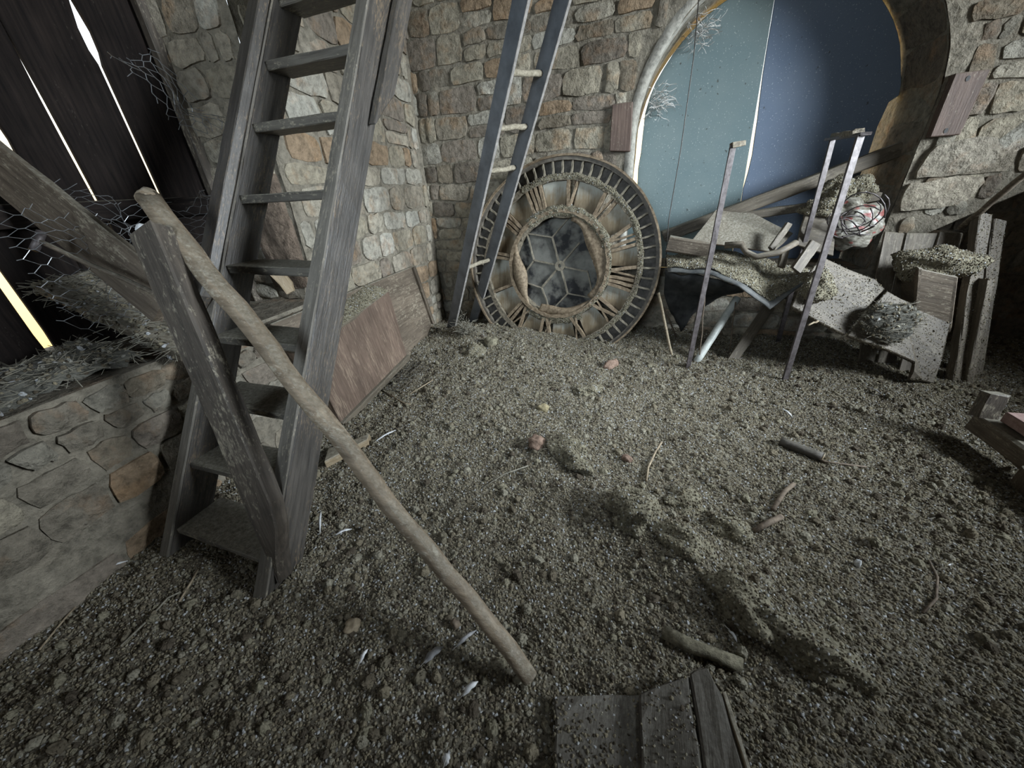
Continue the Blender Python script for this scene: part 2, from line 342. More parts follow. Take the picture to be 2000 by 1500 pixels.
# ------------------------------------------------------------------ stone walls
def stone(quad, to3, proud, mat, parent, nx=4, ny=3, name='stone', rough=0.013, rnd=0.13):
    a, b_, c, d = [V(q).to_3d() for q in quad]; cen2 = (a+b_+c+d)/4
    org = to3(cen2.x, cen2.y, 0)
    vs, fs, idx = [], [], {}
    sd = random.uniform(0, 100)
    for j in range(ny+1):
        for i in range(nx+1):
            u, v_ = i/nx, j/ny
            uu, vv = 2*u-1, 2*v_-1
            k = 1 - rnd*(uu*uu*vv*vv)                       # corners rounded
            p = (a*(1-u)+b_*u)*(1-v_) + (d*(1-u)+c*u)*v_
            p = cen2 + (p-cen2)*k
            edge = i in (0, nx) or j in (0, ny)
            if edge: p += V((random.uniform(-1, 1), random.uniform(-1, 1), 0))*0.010
            h = proud*(0.6 if edge else 1.0) + rough*mnoise.noise(V((p.x*9+sd, p.y*9, sd)))*(0.6 if edge else 1.6)
            idx[(i, j)] = len(vs); vs.append(to3(p.x, p.y, h) - org)
    for j in range(ny):
        for i in range(nx): fs.append((idx[(i, j)], idx[(i+1, j)], idx[(i+1, j+1)], idx[(i, j+1)]))
    rim = [(i, 0) for i in range(nx)] + [(nx, j) for j in range(ny)] + [(i, ny) for i in range(nx, 0, -1)] + [(0, j) for j in range(ny, 0, -1)]
    back = []
    for r in rim:
        i, j = r; u, v_ = i/nx, j/ny
        q = vs[idx[r]]; back.append(len(vs)); p = (a*(1-u)+b_*u)*(1-v_) + (d*(1-u)+c*u)*v_; p = cen2+(p-cen2)*(1-rnd*((2*u-1)**2*(2*v_-1)**2))
        vs.append(to3(p.x, p.y, -0.06) - org)
    n = len(rim)
    for k in range(n): fs.append((idx[rim[k]], back[k], back[(k+1) % n], idx[rim[(k+1) % n]]))
    me = recalc(me_from(vs, fs, True)); me.set_sharp_from_angle(angle=0.75)
    return link(name, me, mat, parent, Matrix.Translation(org))
def rubble(x0, x1, z0, z1, skip, to3, parent, mats, hs=(0.16, 0.27), ws=(0.2, 0.48), gap=0.016, proud=(0.012, 0.038), wobble=0.035, name='stone'):
    z = z0
    ph = random.uniform(0, 9)
    def edge(x, zz): return zz + wobble*mnoise.noise(V((x*1.7, zz*3.1, ph)))
    while z < z1:
        h = random.uniform(*hs); xx = x0 - random.uniform(0, 0.2); zt = z+h
        while xx < x1:
            wd = random.uniform(*ws)
            l0, l1 = xx, xx+wd
            parts = [(z, zt)] if h < hs[0]*1.35 or random.random() < 0.65 else [(z, z+h*0.5), (z+h*0.5, zt)]
            cells = [(l0, l1, pa, pb) for pa, pb in parts]
            bad = lambda c: any(skip(px_, pz_) for px_, pz_ in ((c[0], c[2]), (c[1], c[2]), (c[1], c[3]), (c[0], c[3]), ((c[0]+c[1])/2, (c[2]+c[3])/2)))
            for c in list(cells):                       # where a block does not fit beside an opening, smaller ones may
                if bad(c) and c[1]-c[0] > 0.17:
                    cells.remove(c); nn_ = 2 if c[1]-c[0] < 0.3 else 3; dw = (c[1]-c[0])/nn_
                    cells += [(c[0]+dw*i_, c[0]+dw*(i_+1), c[2], c[3]) for i_ in range(nn_)]
            for (l0, l1, pa, pb) in cells:
                j = [random.uniform(-0.018, 0.018) for _ in range(4)]
                q = [(l0+gap/2+j[0], edge(l0, pa)+gap/2), (l1-gap/2+j[1], edge(l1, pa)+gap/2), (l1-gap/2+j[2], edge(l1, pb)-gap/2), (l0+gap/2+j[3], edge(l0, pb)-gap/2)]
                cx, cz = (l0+l1)/2, (pa+pb)/2
                if any(skip(px_, pz_) for px_, pz_ in q + [(cx, cz)]): continue
                stone(q, to3, random.uniform(*proud), random.choice(mats), parent, name=name)
            xx += wd
        z = zt
def wall_grid(name, x0, x1, z0, z1, hole, snap, to3, mat, cell=0.04, amp=0.013, parent=None):
    nx, nz = math.ceil((x1-x0)/cell), math.ceil((z1-z0)/cell); cx_, cz_ = (x1-x0)/nx, (z1-z0)/nz; vs, fs, idx = [], [], {}
    def vid(i, j):
        if (i, j) in idx: return idx[(i, j)]
        x, z = x0+i*cx_, z0+j*cz_
        if hole(x, z): x, z = snap(x, z)
        h = amp*(mnoise.noise(V((x*2.3, z*2.3, 3))) + 0.7*mnoise.noise(V((x*7, z*7, 9))) + 0.4*mnoise.noise(V((x*17, z*17, 5))))
        idx[(i, j)] = len(vs); vs.append(to3(x, z, h)); return idx[(i, j)]
    for i in range(nx):
        for j in range(nz):
            cs = [(i, j), (i+1, j), (i+1, j+1), (i, j+1)]
            if all(hole(x0+p*cx_, z0+q*cz_) for p, q in cs): continue
            fs.append(tuple(vid(*c) for c in cs))
    return link(name, me_from(vs, fs, True), mat, parent)

WY = 4.42                                          # inner face of the back wall
AX, AR, AZ = 0.90, 1.12, 1.98                      # arch of the boarded opening: centre x, radius, springing height
SILL = 0.72
def in_arch(x, z, g=0.0):
    if z < SILL - g: return False
    if z <= AZ: return abs(x-AX) < AR+g
    return (x-AX)**2 + (z-AZ)**2 < (AR+g)**2
NX = 2.16                                          # niche right of the opening
def niche_top(x): return 1.02 + max(0.0, (x-2.30))*0.62
def in_niche(x, z, g=0.0): return x > NX - g and z < niche_top(x) + g
def hole_b(x, z): return in_arch(x, z) or in_niche(x, z)
def snap_b(x, z):
    if in_arch(x, z):
        if z <= AZ:
            dx = AR-abs(x-AX); dz = z-SILL
            if dz < dx: return x, SILL
            return (AX + math.copysign(AR, x-AX), z)
        d = V((x-AX, z-AZ)); d = d.normalized()*AR if d.length > 1e-6 else V((0, AR)); return AX+d.x, AZ+d.y
    if x-NX < niche_top(x)-z: return NX, z
    return x, niche_top(x)
back3 = lambda x, z, h: V((x, WY-h, z))
wb = wall_grid('wall_back', -2.75, 4.45, -0.35, 3.95, hole_b, snap_b, back3, M['mortar'])
wb['kind'] = 'structure'
rubble(-2.72, 4.3, -0.1, 3.35, lambda x, z: in_arch(x, z, 0.075) or in_niche(x, z, 0.01) or x > 4.4 or x < -2.72, back3, wb,
       [M['stone'], M['stone'], M['stone'], M['greystone']])
# arch reveal, jamb blocks, plaster band
YB = 4.93                                          # plane of the boards
path = [(AX-AR, SILL + (AZ-SILL)*i/8) for i in range(9)] + [(AX-AR*math.cos(PI*i/28), AZ+AR*math.sin(PI*i/28)) for i in range(1, 28)] + [(AX+AR, AZ-(AZ-SILL)*i/8) for i in range(9)]
def strip(name, prof, parent, mat, amp=0.008, path=path):
    vs, fs = [], []; k = len(prof)
    for i, (x, z) in enumerate(path):
        dx, dz = (x-AX, 0) if z <= AZ else (x-AX, z-AZ); l = math.hypot(dx, dz); dx, dz = dx/l, dz/l
        for (off, y) in prof:
            q = off + amp*mnoise.noise(V((x*5, y*5, z*5))) - 0.10*max(0.0, dx)*max(0.0, y-WY)
            vs.append((x+dx*q, y, z+dz*q))
        if i:
            for j in range(k-1): s = (i-1)*k; fs.append((s+j, s+j+1, s+k+j+1, s+k+j))
    return link(name, me_from(vs, fs, True), mat, parent)
strip('reveal', [(0.0, WY+0.01), (0.008, 4.6), (0.012, 4.75), (0.015, 5.0), (0.02, 5.25)], wb, M['greystone'])
strip('plaster_band', [(0.085, WY-0.004), (0.055, WY-0.020), (0.022, WY-0.020), (0.0, WY-0.004), (-0.004, WY+0.03), (0.002, WY+0.12)], wb, M['plaster'], 0.010, path[:21])
me = me_from([(AX-AR, WY, SILL), (AX+AR, WY, SILL), (AX+AR, 5.3, SILL+0.02), (AX-AR, 5.3, SILL+0.02)], [(0, 1, 2, 3)]); link('sill', me, M['greystone'], wb)
for i in range(9):                                  # squared blocks of the right jamb and of the arch above it
    z0 = SILL + i*0.235
    if i < 6: to = lambda s, z, h: V((AX+AR-h+0.015-0.10*(s-WY), s, z)); q = [(WY+0.03, z0), (WY+0.47, z0), (WY+0.47, z0+0.222), (WY+0.03, z0+0.222)]
    else:
        def to(s, z, h, k=i):
            an = (z-AZ)/AR; r = AR-h+0.015-0.10*math.cos(an)*(s-WY); return V((AX+r*math.cos(an), s, AZ+r*math.sin(an)))
        z0 = AZ + 0.16 + (i-6)*0.3; q = [(WY+0.03, z0), (WY+0.47, z0), (WY+0.47, z0+0.285), (WY+0.03, z0+0.285)]
    stone(q, to, random.uniform(0.015, 0.03), M['greystone'], wb, name='jamb_block', rough=0.008, rnd=0.08)
# niche: back, side, sloping soffit
nb = wall_grid('niche_back', 2.1, 4.7, -0.35, 2.6, lambda x, z: False, None, lambda x, z, h: V((x, 4.95-h, z)), M['greystone'], 0.08, 0.03, wb)
vs, fs = [], []
prof = [(NX, z) for z in (-0.3, 0.2, 0.6, niche_top(NX))] + [(x, niche_top(x)) for x in (2.3, 2.6, 3.0, 3.5, 4.0, 4.45)]
for i, (x, z) in enumerate(prof):
    vs += [(x, WY-0.01, z), (x, 4.7, z), (x, 5.0, z)]
    if i: s = (i-1)*3; fs += [(s, s+1, s+4, s+3), (s+1, s+2, s+5, s+4)]
link('niche_soffit', me_from(vs, fs), M['greystone'], wb)
rubble(2.2, 4.3, -0.1, 1.7, lambda x, z: z > niche_top(x)-0.02 or x < 2.22 or x > 3.6, lambda x, z, h: V((x, 4.95-h, z)), wb, [M['greystone']], hs=(0.2, 0.32), ws=(0.3, 0.5))
# big pale blocks over the niche
for (pts, pr) in (([(1822, 282), (1952, 262), (1938, 330), (1772, 352)], 0.06), ([(1768, 358), (1935, 338), (1885, 395), (1748, 418)], 0.05), ([(1940, 268), (2050, 190), (2040, 262), (1945, 318)], 0.03)):
    q = [ay(*p, WY) for p in pts]; q = [(p.x, p.z) for p in q]
    stone([q[3], q[2], q[1], q[0]], back3, pr, M['palestone'], wb, nx=5, ny=4, rough=0.03, rnd=0.12)

# left wall: skewed a little, with a deep boarded opening over a brick and stone breast
def WXL(y): return -2.30 - 0.079*(y-0.3)
left3 = lambda s, z, h: V((WXL(s)+h, s, z))
LO0, LO1, LZ0, LZ1 = -0.9, 2.20, 0.86, 3.3
def hole_l(s, z): return LO0 < s < LO1 and LZ0 < z < LZ1
def snap_l(s, z):
    c = [(abs(s-LO0), (LO0, z)), (abs(s-LO1), (LO1, z)), (abs(z-LZ0), (s, LZ0)), (abs(z-LZ1), (s, LZ1))]; return min(c)[1]
wl = wall_grid('wall_left', -1.4, 4.5, -0.35, 3.95, hole_l, snap_l, left3, M['mortar'])
wl['kind'] = 'structure'
rubble(2.24, 4.42, -0.1, 3.35, lambda s, z: s < 2.22 or s > 4.42, left3, wl, [M['stone'], M['stone'], M['palestone']], proud=(0.012, 0.034))
rubble(-0.55, 2.3, 0.62, 0.86, lambda s, z: z > 0.86, left3, wl, [M['greystone']], hs=(0.105, 0.12), ws=(0.12, 0.24), name='brick', proud=(0.014, 0.034), wobble=0.012)
rubble(-0.55, 2.3, 0.28, 0.60, lambda s, z: z > 0.63, left3, wl, [M['greystone'], M['stone']], hs=(0.15, 0.17), ws=(0.14, 0.26), proud=(0.012, 0.032))
rubble(-0.55, 2.3, -0.12, 0.26, lambda s, z: z > 0.29, left3, wl, [M['stone'], M['greystone']], hs=(0.17, 0.24), ws=(0.3, 0.6), proud=(0.006, 0.022))
# reveal of the left opening (faces the camera), its sill, far jamb
XB = -3.05
rev3 = lambda s, z, h: V((s, LO1 - 0.10*(WXL(LO1)-s)/0.6 - h, z))
rv = wall_grid('reveal', XB-0.25, WXL(LO1)+0.001, LZ0-0.2, 3.9, lambda s, z: False, None, rev3, M['mortar'], 0.05, 0.012, wl)
rubble(XB-0.1, WXL(LO1)-0.03, LZ0, 3.3, lambda s, z: s > WXL(LO1)+0.01, rev3, wl, [M['palestone'], M['palestone'], M['stone']], hs=(0.13, 0.2), ws=(0.2, 0.34), proud=(0.01, 0.03))
q = [(WXL(2.2)-0.34, 0.95), (WXL(2.2)-0.03, 0.95), (WXL(2.2)-0.03, 1.75), (WXL(2.2)-0.30, 1.95)]
stone(q, rev3, 0.055, M['revealdark'], wl, nx=7, ny=9, rough=0.02, rnd=0.05)
me = me_from([(WXL(LO0), LO0, LZ0), (WXL(LO1), LO1, LZ0), (XB-0.3, LO1+0.05, LZ0), (XB-0.3, LO0, LZ0)], [(0, 1, 2, 3)]); link('sill', me, M['greystone'], wl)
me = me_from([(WXL(LO0), LO0, LZ0), (XB-0.3, LO0, LZ0), (XB-0.3, LO0, 3.3), (WXL(LO0), LO0, 3.3)], [(0, 1, 2, 3)]); link('far_jamb', me, M['greystone'], wl)
me = me_from([(WXL(LO0), LO0, 3.3), (WXL(LO1), LO1, 3.3), (XB-0.3, LO1, 3.3), (XB-0.3, LO0, 3.3)], [(0, 1, 2, 3)]); link('lintel', me, M['greystone'], wl)

# right wall with its own deep window (out of frame, lets the daylight in), rear wall, ceiling, floor
RX = 4.45
def hole_r(s, z): return 0.9 < s < 3.1 and 1.95 < z < 3.6
def snap_r(s, z):
    c = [(abs(s-0.9), (0.9, z)), (abs(s-3.1), (3.1, z)), (abs(z-1.95), (s, 1.95)), (abs(z-3.6), (s, 3.6))]; return min(c)[1]
wr = wall_grid('wall_right', -2.2, 5.1, -0.35, 3.95, hole_r, snap_r, lambda s, z, h: V((RX-h, s, z)), M['mortar'], 0.1, 0.02); wr['kind'] = 'structure'
_a, _b, _c, _d, _e = 0.9, 3.1, 1.95, 3.6, RX+0.95
for nm, q in (('near_jamb', [(RX, _a, _c), (_e, _a, _c), (_e, _a, _d), (RX, _a, _d)]), ('far_jamb', [(RX, _b, _c), (_e, _b, _c), (_e, _b, _d), (RX, _b, _d)]),
              ('sill', [(RX, _a, _c), (_e, _a, _c), (_e, _b, _c), (RX, _b, _c)]), ('lintel', [(RX, _a, _d), (_e, _a, _d), (_e, _b, _d), (RX, _b, _d)])):
    link(nm, me_from(q, [(0, 1, 2, 3)]), M['greystone'], wr)
wq = wall_grid('wall_rear', -3.4, 4.6, -0.35, 3.95, lambda s, z: -1.65 < s < -0.15 and 1.8 < z < 3.3, lambda s, z: min((abs(s+1.65), (-1.65, z)), (abs(s+.15), (-.15, z)), (abs(z-1.8), (s, 1.8)), (abs(z-3.3), (s, 3.3)))[1], lambda s, z, h: V((s, -2.1+h, z)), M['mortar'], 0.2, 0.03); wq['kind'] = 'structure'  # opening put into the unseen rear wall to let the added fill lamp through
me = me_from([(-3.6, -2.2, 3.9), (5.1, -2.2, 3.9), (5.1, 5.2, 3.9), (-3.6, 5.2, 3.9), (-3.6, -2.2, 4.0), (5.1, -2.2, 4.0), (5.1, 5.2, 4.0), (-3.6, 5.2, 4.0)], [(3, 2, 1, 0), (4, 5, 6, 7), (0, 1, 5, 4), (1, 2, 6, 5), (2, 3, 7, 6), (3, 0, 4, 7)])
c_ = link('ceiling', me, M['darkplank']); c_['kind'] = 'structure'
me = me_from([(-3.6, -2.2, -0.35), (5.1, -2.2, -0.35), (5.1, 5.2, -0.35), (-3.6, 5.2, -0.35), (-3.6, -2.2, -0.45), (5.1, -2.2, -0.45), (5.1, 5.2, -0.45), (-3.6, 5.2, -0.45)], [(0, 1, 2, 3), (7, 6, 5, 4), (4, 5, 1, 0), (5, 6, 2, 1), (6, 7, 3, 2), (7, 4, 0, 3)])
c_ = link('floor', me, M['darkplank']); c_['kind'] = 'structure'

# ------------------------------------------------------------------ boarded windows
w1 = root('window_1', (XB, 0.6, LZ0), None, None); w1['kind'] = 'structure'
zz = [0.6, 1.0, 1.35, 1.56, 1.62, 1.9, 2.1, 2.3, 2.36, 2.45, 2.6, 3.4]
def pl(y, ws): return [(y+ww, z) for ww, z in zip(ws, zz)]
# (left edge, half gap at every height) of each joint between the upright boards
J = [(-0.55, [0]*12), (-0.12, [0]*12), (0.30, [0]*12), (0.60, [0]*12),
     (0.895, [.006, .022, .018, .010, .002, 0, 0, 0, 0, 0, 0, 0]),
     (1.20, [0, 0, 0, 0, 0, .018, .004, 0, 0, 0, 0, 0]),
     (1.43, [.0, .004, .003, .002, .008, .009, .007, .002, 0, 0, 0, 0]),
     (1.765, [.003, .004, .004, .004, .008, .009, .009, .009, .024, .026, .003, 0]),
     (2.135, [.0, .004, .004, .005, .006, .008, .010, .006, .004, .003, 0, 0])]
for k in range(len(J)-1):
    (ya, ga), (yb, gb) = J[k], J[k+1]
    pa = [V((XB, ya+g+random.uniform(0.0005, 0.0025), z)) for g, z in zip(ga, zz)]; pb = [V((XB, yb-g-random.uniform(0.0, 0.001), z)) for g, z in zip(gb, zz)]
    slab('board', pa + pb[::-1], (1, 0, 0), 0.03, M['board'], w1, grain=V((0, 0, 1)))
beam('frame_post', (XB+0.05, 2.10, 0.8), (XB+0.05, 2.10, 3.3), (0, 1, 0), 0.10, 0.06, M['darkplank'], w1)
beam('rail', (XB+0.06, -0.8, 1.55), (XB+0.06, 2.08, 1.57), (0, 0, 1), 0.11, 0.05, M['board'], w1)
w2 = root('window_2', (AX, YB, SILL), None, None); w2['kind'] = 'structure'
def arch_edge(a): return (AX + 1.0*math.cos(a), AZ + 0.02 + math.sin(a))
zs = [0.7, 1.2, 1.45, 1.6, 1.75, 1.9, 2.05, 2.2, 2.4, 2.6, 2.8, 3.0]
def seam(z): return 0.935 - 0.058*(z-1.0)
gap = {1.6: .011, 1.75: .016, 1.9: .014, 2.05: .013, 2.2: .008, 2.4: .004}
RAD = 1.095
lft = [V((AX-1.078 + (0.012 if z > 2.0 else 0.0) - (0.06 if z < 1.3 else 0.0) + random.uniform(-.008, .008), YB, z)) for z in (0.7, 1.1, 1.4, 1.55, 1.7, 1.85, 2.0, 2.1, 2.2)]
lft += [V((AX+RAD*math.cos(a)*(1 + random.uniform(-.006, .006)), YB, AZ+RAD*math.sin(a))) for a in [PI-0.33-0.11*i for i in range(11)]]
sl = [V((seam(z), YB, z)) for z in zs if z < AZ+RAD-0.01]
slab('board', lft + [V((seam(3.05), YB, AZ+RAD-0.01))] + sl[::-1], (0, -1, 0), 0.022, M['teal'], w2, grain=V((0, 0, 1)))
sr = [V((seam(z)+gap.get(z, .002)*2+random.uniform(0, .003), YB+0.012, z)) for z in zs if z < AZ+RAD-0.01]
rgt = [V((AX+(1.122-0.05*math.cos(a))*math.cos(a)*(1 + random.uniform(-.004, .004)), YB+0.012, AZ+(1.122-0.05*math.cos(a))*math.sin(a))) for a in [PI/2-0.1-0.1*i for i in range(13)]]
rgt += [V((AX+d, YB+0.012, z)) for d, z in ((1.075, 2.17), (1.075, 2.12), (1.02, 2.08), (1.0, 1.9), (1.005, 1.7), (1.0, 1.5), (1.01, 1.3), (1.06, 1.15), (1.07, 0.7))]
slab('board', sr + [V((seam(3.05)+0.004, YB+0.012, AZ+RAD-0.01))] + rgt, (0, -1, 0), 0.022, M['blue'], w2, grain=V((0, 0, 1)))

# ------------------------------------------------------------------ droppings on the floor
def bumpg(x, y, cx, cy, r, h): return h*math.exp(-((x-cx)**2+(y-cy)**2)/(r*r))
def H(x, y):
    p = V((x, y, 0))
    h = 0.030*mnoise.noise(p*1.1) + 0.020*mnoise.noise(p*3.1+V((3, 1, 0))) + 0.020*mnoise.noise(p*8) + 0.012*mnoise.noise(p*17)
    h += bumpg(x, y, -1.9, 3.7, 0.42, 0.13) + bumpg(x, y, -1.25, 3.75, 0.4, 0.09) + bumpg(x, y, -2.5, 3.2, 0.4, 0.07)
    h += bumpg(x, y, 0.1, 4.2, 0.6, 0.05) + bumpg(x, y, 1.7, 4.2, 0.5, 0.06) + bumpg(x, y, -0.45, 1.85, 0.2, 0.05)
    for k in range(8): t = k/7; h += bumpg(x, y, -0.1+0.85*t, 1.5-0.5*t, 0.14, 0.035)
    h += bumpg(x, y, -2.3, 0.9, 0.2, 0.03) + bumpg(x, y, 3.0, 4.0, 0.7, 0.05)
    return h - 0.01
vs, fs, dens = [], [], []; cs = 0.028; X0, X1, Y0, Y1 = -2.62, 4.42, -0.75, 4.9
nx, ny = int((X1-X0)/cs), int((Y1-Y0)/cs)
for j in range(ny+1):
    for i in range(nx+1):
        xx, yy = X0+i*cs, Y0+j*cs; vs.append((xx, yy, H(xx, yy)))
for j in range(ny):
    for i in range(nx):
        xx, yy = X0+i*cs, Y0+j*cs
        if xx < WXL(yy)-0.02 or (yy > WY+0.02 and xx < NX): continue
        s = j*(nx+1)+i; fs.append((s, s+1, s+nx+2, s+nx+1))
drop = link('droppings', me_from(vs, fs, True), M['litter'])
tag(drop, 'thick bed of dry grey brown pigeon droppings covering the whole floor', 'droppings', kind='stuff')
rim_v, rim_f = [], []

def scatter_group(name, layers):
    """layers: (density, min size, max size, kind, material, seed)"""
    g = bpy.data.node_groups.new(name, 'GeometryNodeTree')
    g.interface.new_socket('Geometry', in_out='INPUT', socket_type='NodeSocketGeometry'); g.interface.new_socket('Geometry', in_out='OUTPUT', socket_type='NodeSocketGeometry')
    N, Lk = g.nodes, g.links; gi = N.new('NodeGroupInput'); go = N.new('NodeGroupOutput'); jn = N.new('GeometryNodeJoinGeometry')
    Lk.new(gi.outputs[0], jn.inputs[0])
    for (den, s0, s1, kind, mat, seed) in layers:
        dp = N.new('GeometryNodeDistributePointsOnFaces'); dp.inputs['Density'].default_value = den; dp.inputs['Seed'].default_value = seed
        Lk.new(gi.outputs[0], dp.inputs['Mesh'])
        gi2 = N.new('GeometryNodeGeometryToInstance')
        nv = 4 if kind in ('lump', 'rough') else 2
        for v in range(nv):
            if kind in ('lump', 'rough'):
                sh = N.new('GeometryNodeMeshIcoSphere'); sh.inputs['Radius'].default_value = 1.0; sh.inputs['Subdivisions'].default_value = 2 if kind == 'lump' else 4
                ps = N.new('GeometryNodeInputPosition'); nz = N.new('ShaderNodeTexNoise'); nz.noise_dimensions = '4D'; nz.inputs['W'].default_value = v*3.7+seed; nz.inputs['Scale'].default_value = 0.9; nz.inputs['Detail'].default_value = 2 if kind == 'lump' else 5; nz.inputs['Roughness'].default_value = 0.5 if kind == 'lump' else 0.8
                Lk.new(ps.outputs[0], nz.inputs['Vector'])
                sb = N.new('ShaderNodeVectorMath'); sb.operation = 'SUBTRACT'; sb.inputs[1].default_value = (0.5, 0.5, 0.5); Lk.new(nz.outputs['Color'], sb.inputs[0])
                ml = N.new('ShaderNodeVectorMath'); ml.operation = 'SCALE'; ml.inputs['Scale'].default_value = 1.7; Lk.new(sb.outputs[0], ml.inputs[0])
                st = N.new('GeometryNodeSetPosition'); Lk.new(sh.outputs[0], st.inputs['Geometry']); Lk.new(ml.outputs[0], st.inputs['Offset']); geo = st.outputs[0]
                tr = N.new('GeometryNodeTransform'); tr.inputs['Scale'].default_value = (1.0, 0.8, 0.65); Lk.new(geo, tr.inputs[0]); geo = tr.outputs[0]
            elif kind == 'flake':
                sh = N.new('GeometryNodeMeshIcoSphere'); sh.inputs['Radius'].default_value = 1.0; sh.inputs['Subdivisions'].default_value = 2
                tr = N.new('GeometryNodeTransform'); tr.inputs['Scale'].default_value = (1.0, 0.28+0.2*v, 0.07); Lk.new(sh.outputs[0], tr.inputs[0]); geo = tr.outputs[0]
            else:
                sh = N.new('GeometryNodeMeshCylinder'); sh.inputs['Vertices'].default_value = 5; sh.inputs['Radius'].default_value = 0.022; sh.inputs['Depth'].default_value = 2.0
                tr = N.new('GeometryNodeTransform'); tr.inputs['Rotation'].default_value = (0, PI/2, 0); Lk.new(sh.outputs[0], tr.inputs[0]); geo = tr.outputs[0]
            sm = N.new('GeometryNodeSetMaterial'); sm.inputs['Material'].default_value = mat; Lk.new(geo, sm.inputs[0])
            ss = N.new('GeometryNodeSetShadeSmooth'); Lk.new(sm.outputs[0], ss.inputs[0]); Lk.new(ss.outputs[0], gi2.inputs[0])
        ip = N.new('GeometryNodeInstanceOnPoints'); ip.inputs['Pick Instance'].default_value = True
        Lk.new(dp.outputs['Points'], ip.inputs['Points']); Lk.new(gi2.outputs[0], ip.inputs['Instance'])
        rv_ = N.new('FunctionNodeRandomValue'); rv_.data_type = 'FLOAT_VECTOR'
        tilt = 6.28 if kind in ('lump', 'rough') else 0.5
        rv_.inputs[0].default_value = (-tilt, -tilt, 0); rv_.inputs[1].default_value = (tilt, tilt, 6.28); rv_.inputs['Seed'].default_value = seed+1
        Lk.new(rv_.outputs[0], ip.inputs['Rotation'])
        rs = N.new('FunctionNodeRandomValue'); rs.data_type = 'FLOAT'; rs.inputs[2].default_value = s0; rs.inputs[3].default_value = s1; rs.inputs['Seed'].default_value = seed+2
        Lk.new(rs.outputs[1], ip.inputs['Scale'])
        Lk.new(ip.outputs[0], jn.inputs[0])
    Lk.new(jn.outputs[0], go.inputs[0])
    return g
def add_scatter(o, g):
    if o.get('kind') == 'stuff' or o is drop: md = o.modifiers.new('scatter', 'NODES'); md.node_group = g
    else: SCAT.append((o, g))
SCAT = []
add_scatter(drop, scatter_group('floor_scatter', [(13000, 0.0024, 0.0078, 'lump', M['pellet'], 1), (520, 0.0075, 0.015, 'rough', M['lump'], 11), (60, 0.016, 0.030, 'rough', M['lump'], 17),
    (70, 0.005, 0.014, 'flake', M['greyfeather'], 21), (30, 0.005, 0.013, 'flake', M['feather'], 27), (60, 0.015, 0.05, 'stick', M['straw'], 31)]))
CL = scatter_group('clump_scatter', [(6500, 0.0025, 0.0075, 'lump', M['pellet'], 5)])
NS = scatter_group('nest_scatter', [(1500, 0.03, 0.085, 'stick', M['straw'], 41), (900, 0.005, 0.014, 'lump', M['pellet'], 43), (120, 0.010, 0.025, 'flake', M['greyfeather'], 47)])

# ------------------------------------------------------------------ the big open-tread ladder
lad = root('ladder', (-1.8, 0.6, 0.0), 'steep dark wooden ladder with flat open treads leaning over the brick breast', 'ladder')
def fy(z): return 0.52 + 0.657*z
SLOPE = V((0, 0.657, 1)).normalized(); PERP = V((0, 1, -0.657)).normalized()   # PERP: from the front edge to the back edge
def stringer(x, z0, z1, depth, thick, mat, nm='stringer', off=0.0):
    a = V((x, fy(z0), z0)) + PERP*(depth/2+off); b_ = V((x, fy(z1), z1)) + PERP*(depth/2+off)
    return beam(nm, a, b_, PERP, depth, thick, mat, lad, jit=0.004)
SG = [stringer(-2.135, -0.08, 3.6, 0.17, 0.062, M['ladder']), stringer(-1.462, -0.08, 3.6, 0.17, 0.075, M['ladder'])]
# pale grey strips along the front edges of the stringers
for sg_, x, ww in ((SG[0], -2.135, 0.060), (SG[1], -1.462, 0.072)):
    beam('pale_edge', V((x, fy(-0.06), -0.06)) - PERP*0.004, V((x, fy(3.6), 3.6)) - PERP*0.004, (1, 0, 0), ww, 0.012, M['edge'], sg_, jit=0.002, ch=0.002)
for i, (z, dp, tk) in enumerate(((0.115, .23, .03), (0.40, .22, .035), (0.675, .22, .035), (0.955, .21, .04), (1.275, .20, .042), (1.60, .17, .042), (1.94, .17, .042), (2.25, .18, .045), (2.58, .18, .045), (2.92, .18, .045))):
    y = fy(z) + 0.012
    beam('tread', (-2.108, y+dp/2, z-tk/2+random.uniform(-.006, .006)), (-1.498, y+dp/2, z-tk/2+random.uniform(-.008, .008)), (0, 1, 0), dp, tk, M['tread'], lad, jit=0.003)
# a second board nailed on the front of the left stringer, and one behind the right stringer
a = V((-2.150, fy(1.02), 1.02)) - PERP*0.04; b_ = V((-2.150, fy(3.6), 3.6)) - PERP*0.04
o = beam('nailed_board', a, b_, (1, -0.25, 0), 0.135, 0.05, M['ladder'], lad, tip=0.16)
a = V((-1.395, fy(1.95), 1.95)) + PERP*0.16; b_ = V((-1.395, fy(3.6), 3.6)) + PERP*0.22
beam('nailed_board', a, b_, PERP, 0.10, 0.04, M['ladder'], lad, tip=0.25)

# heavy plank leaning across the foot of the ladder
p0 = az(572, 1112, 0.0); p0 = O + (p0-O)*0.95; p1 = O + (V((-2.02, 1.07, 1.475))-O)*0.965; p0 = p0 + (p0-p1)*0.02
o = beam('leaning_plank', p0, p1, V((1, 0.2, 0.3)), 0.150, 0.075, M['darkplank'], jit=0.005, tip=0.30)
tag(o, 'thick dark weathered plank with a pale chipped top leaning against the ladder foot', 'plank')
o = blob('end_chip', p1 + V((-0.05, 0, 0.01)), (0.03, 0.02, 0.018), M['feather'], amp=0.5, sub=2)
o.name = 'dropping_splash'; tag(o, 'white splash of droppings on top of the leaning dark plank', 'droppings')
pts = line((-0.215, 0.585, 0.03), (-2.10, 1.165, 1.60), 22, 0.008)
o = tube('pole', pts, 0.030, M['pole'], seg=12, r1=0.046, wob=0.085)
tag(o, 'long rough round wooden pole propped from the floor to the ladder', 'pole')
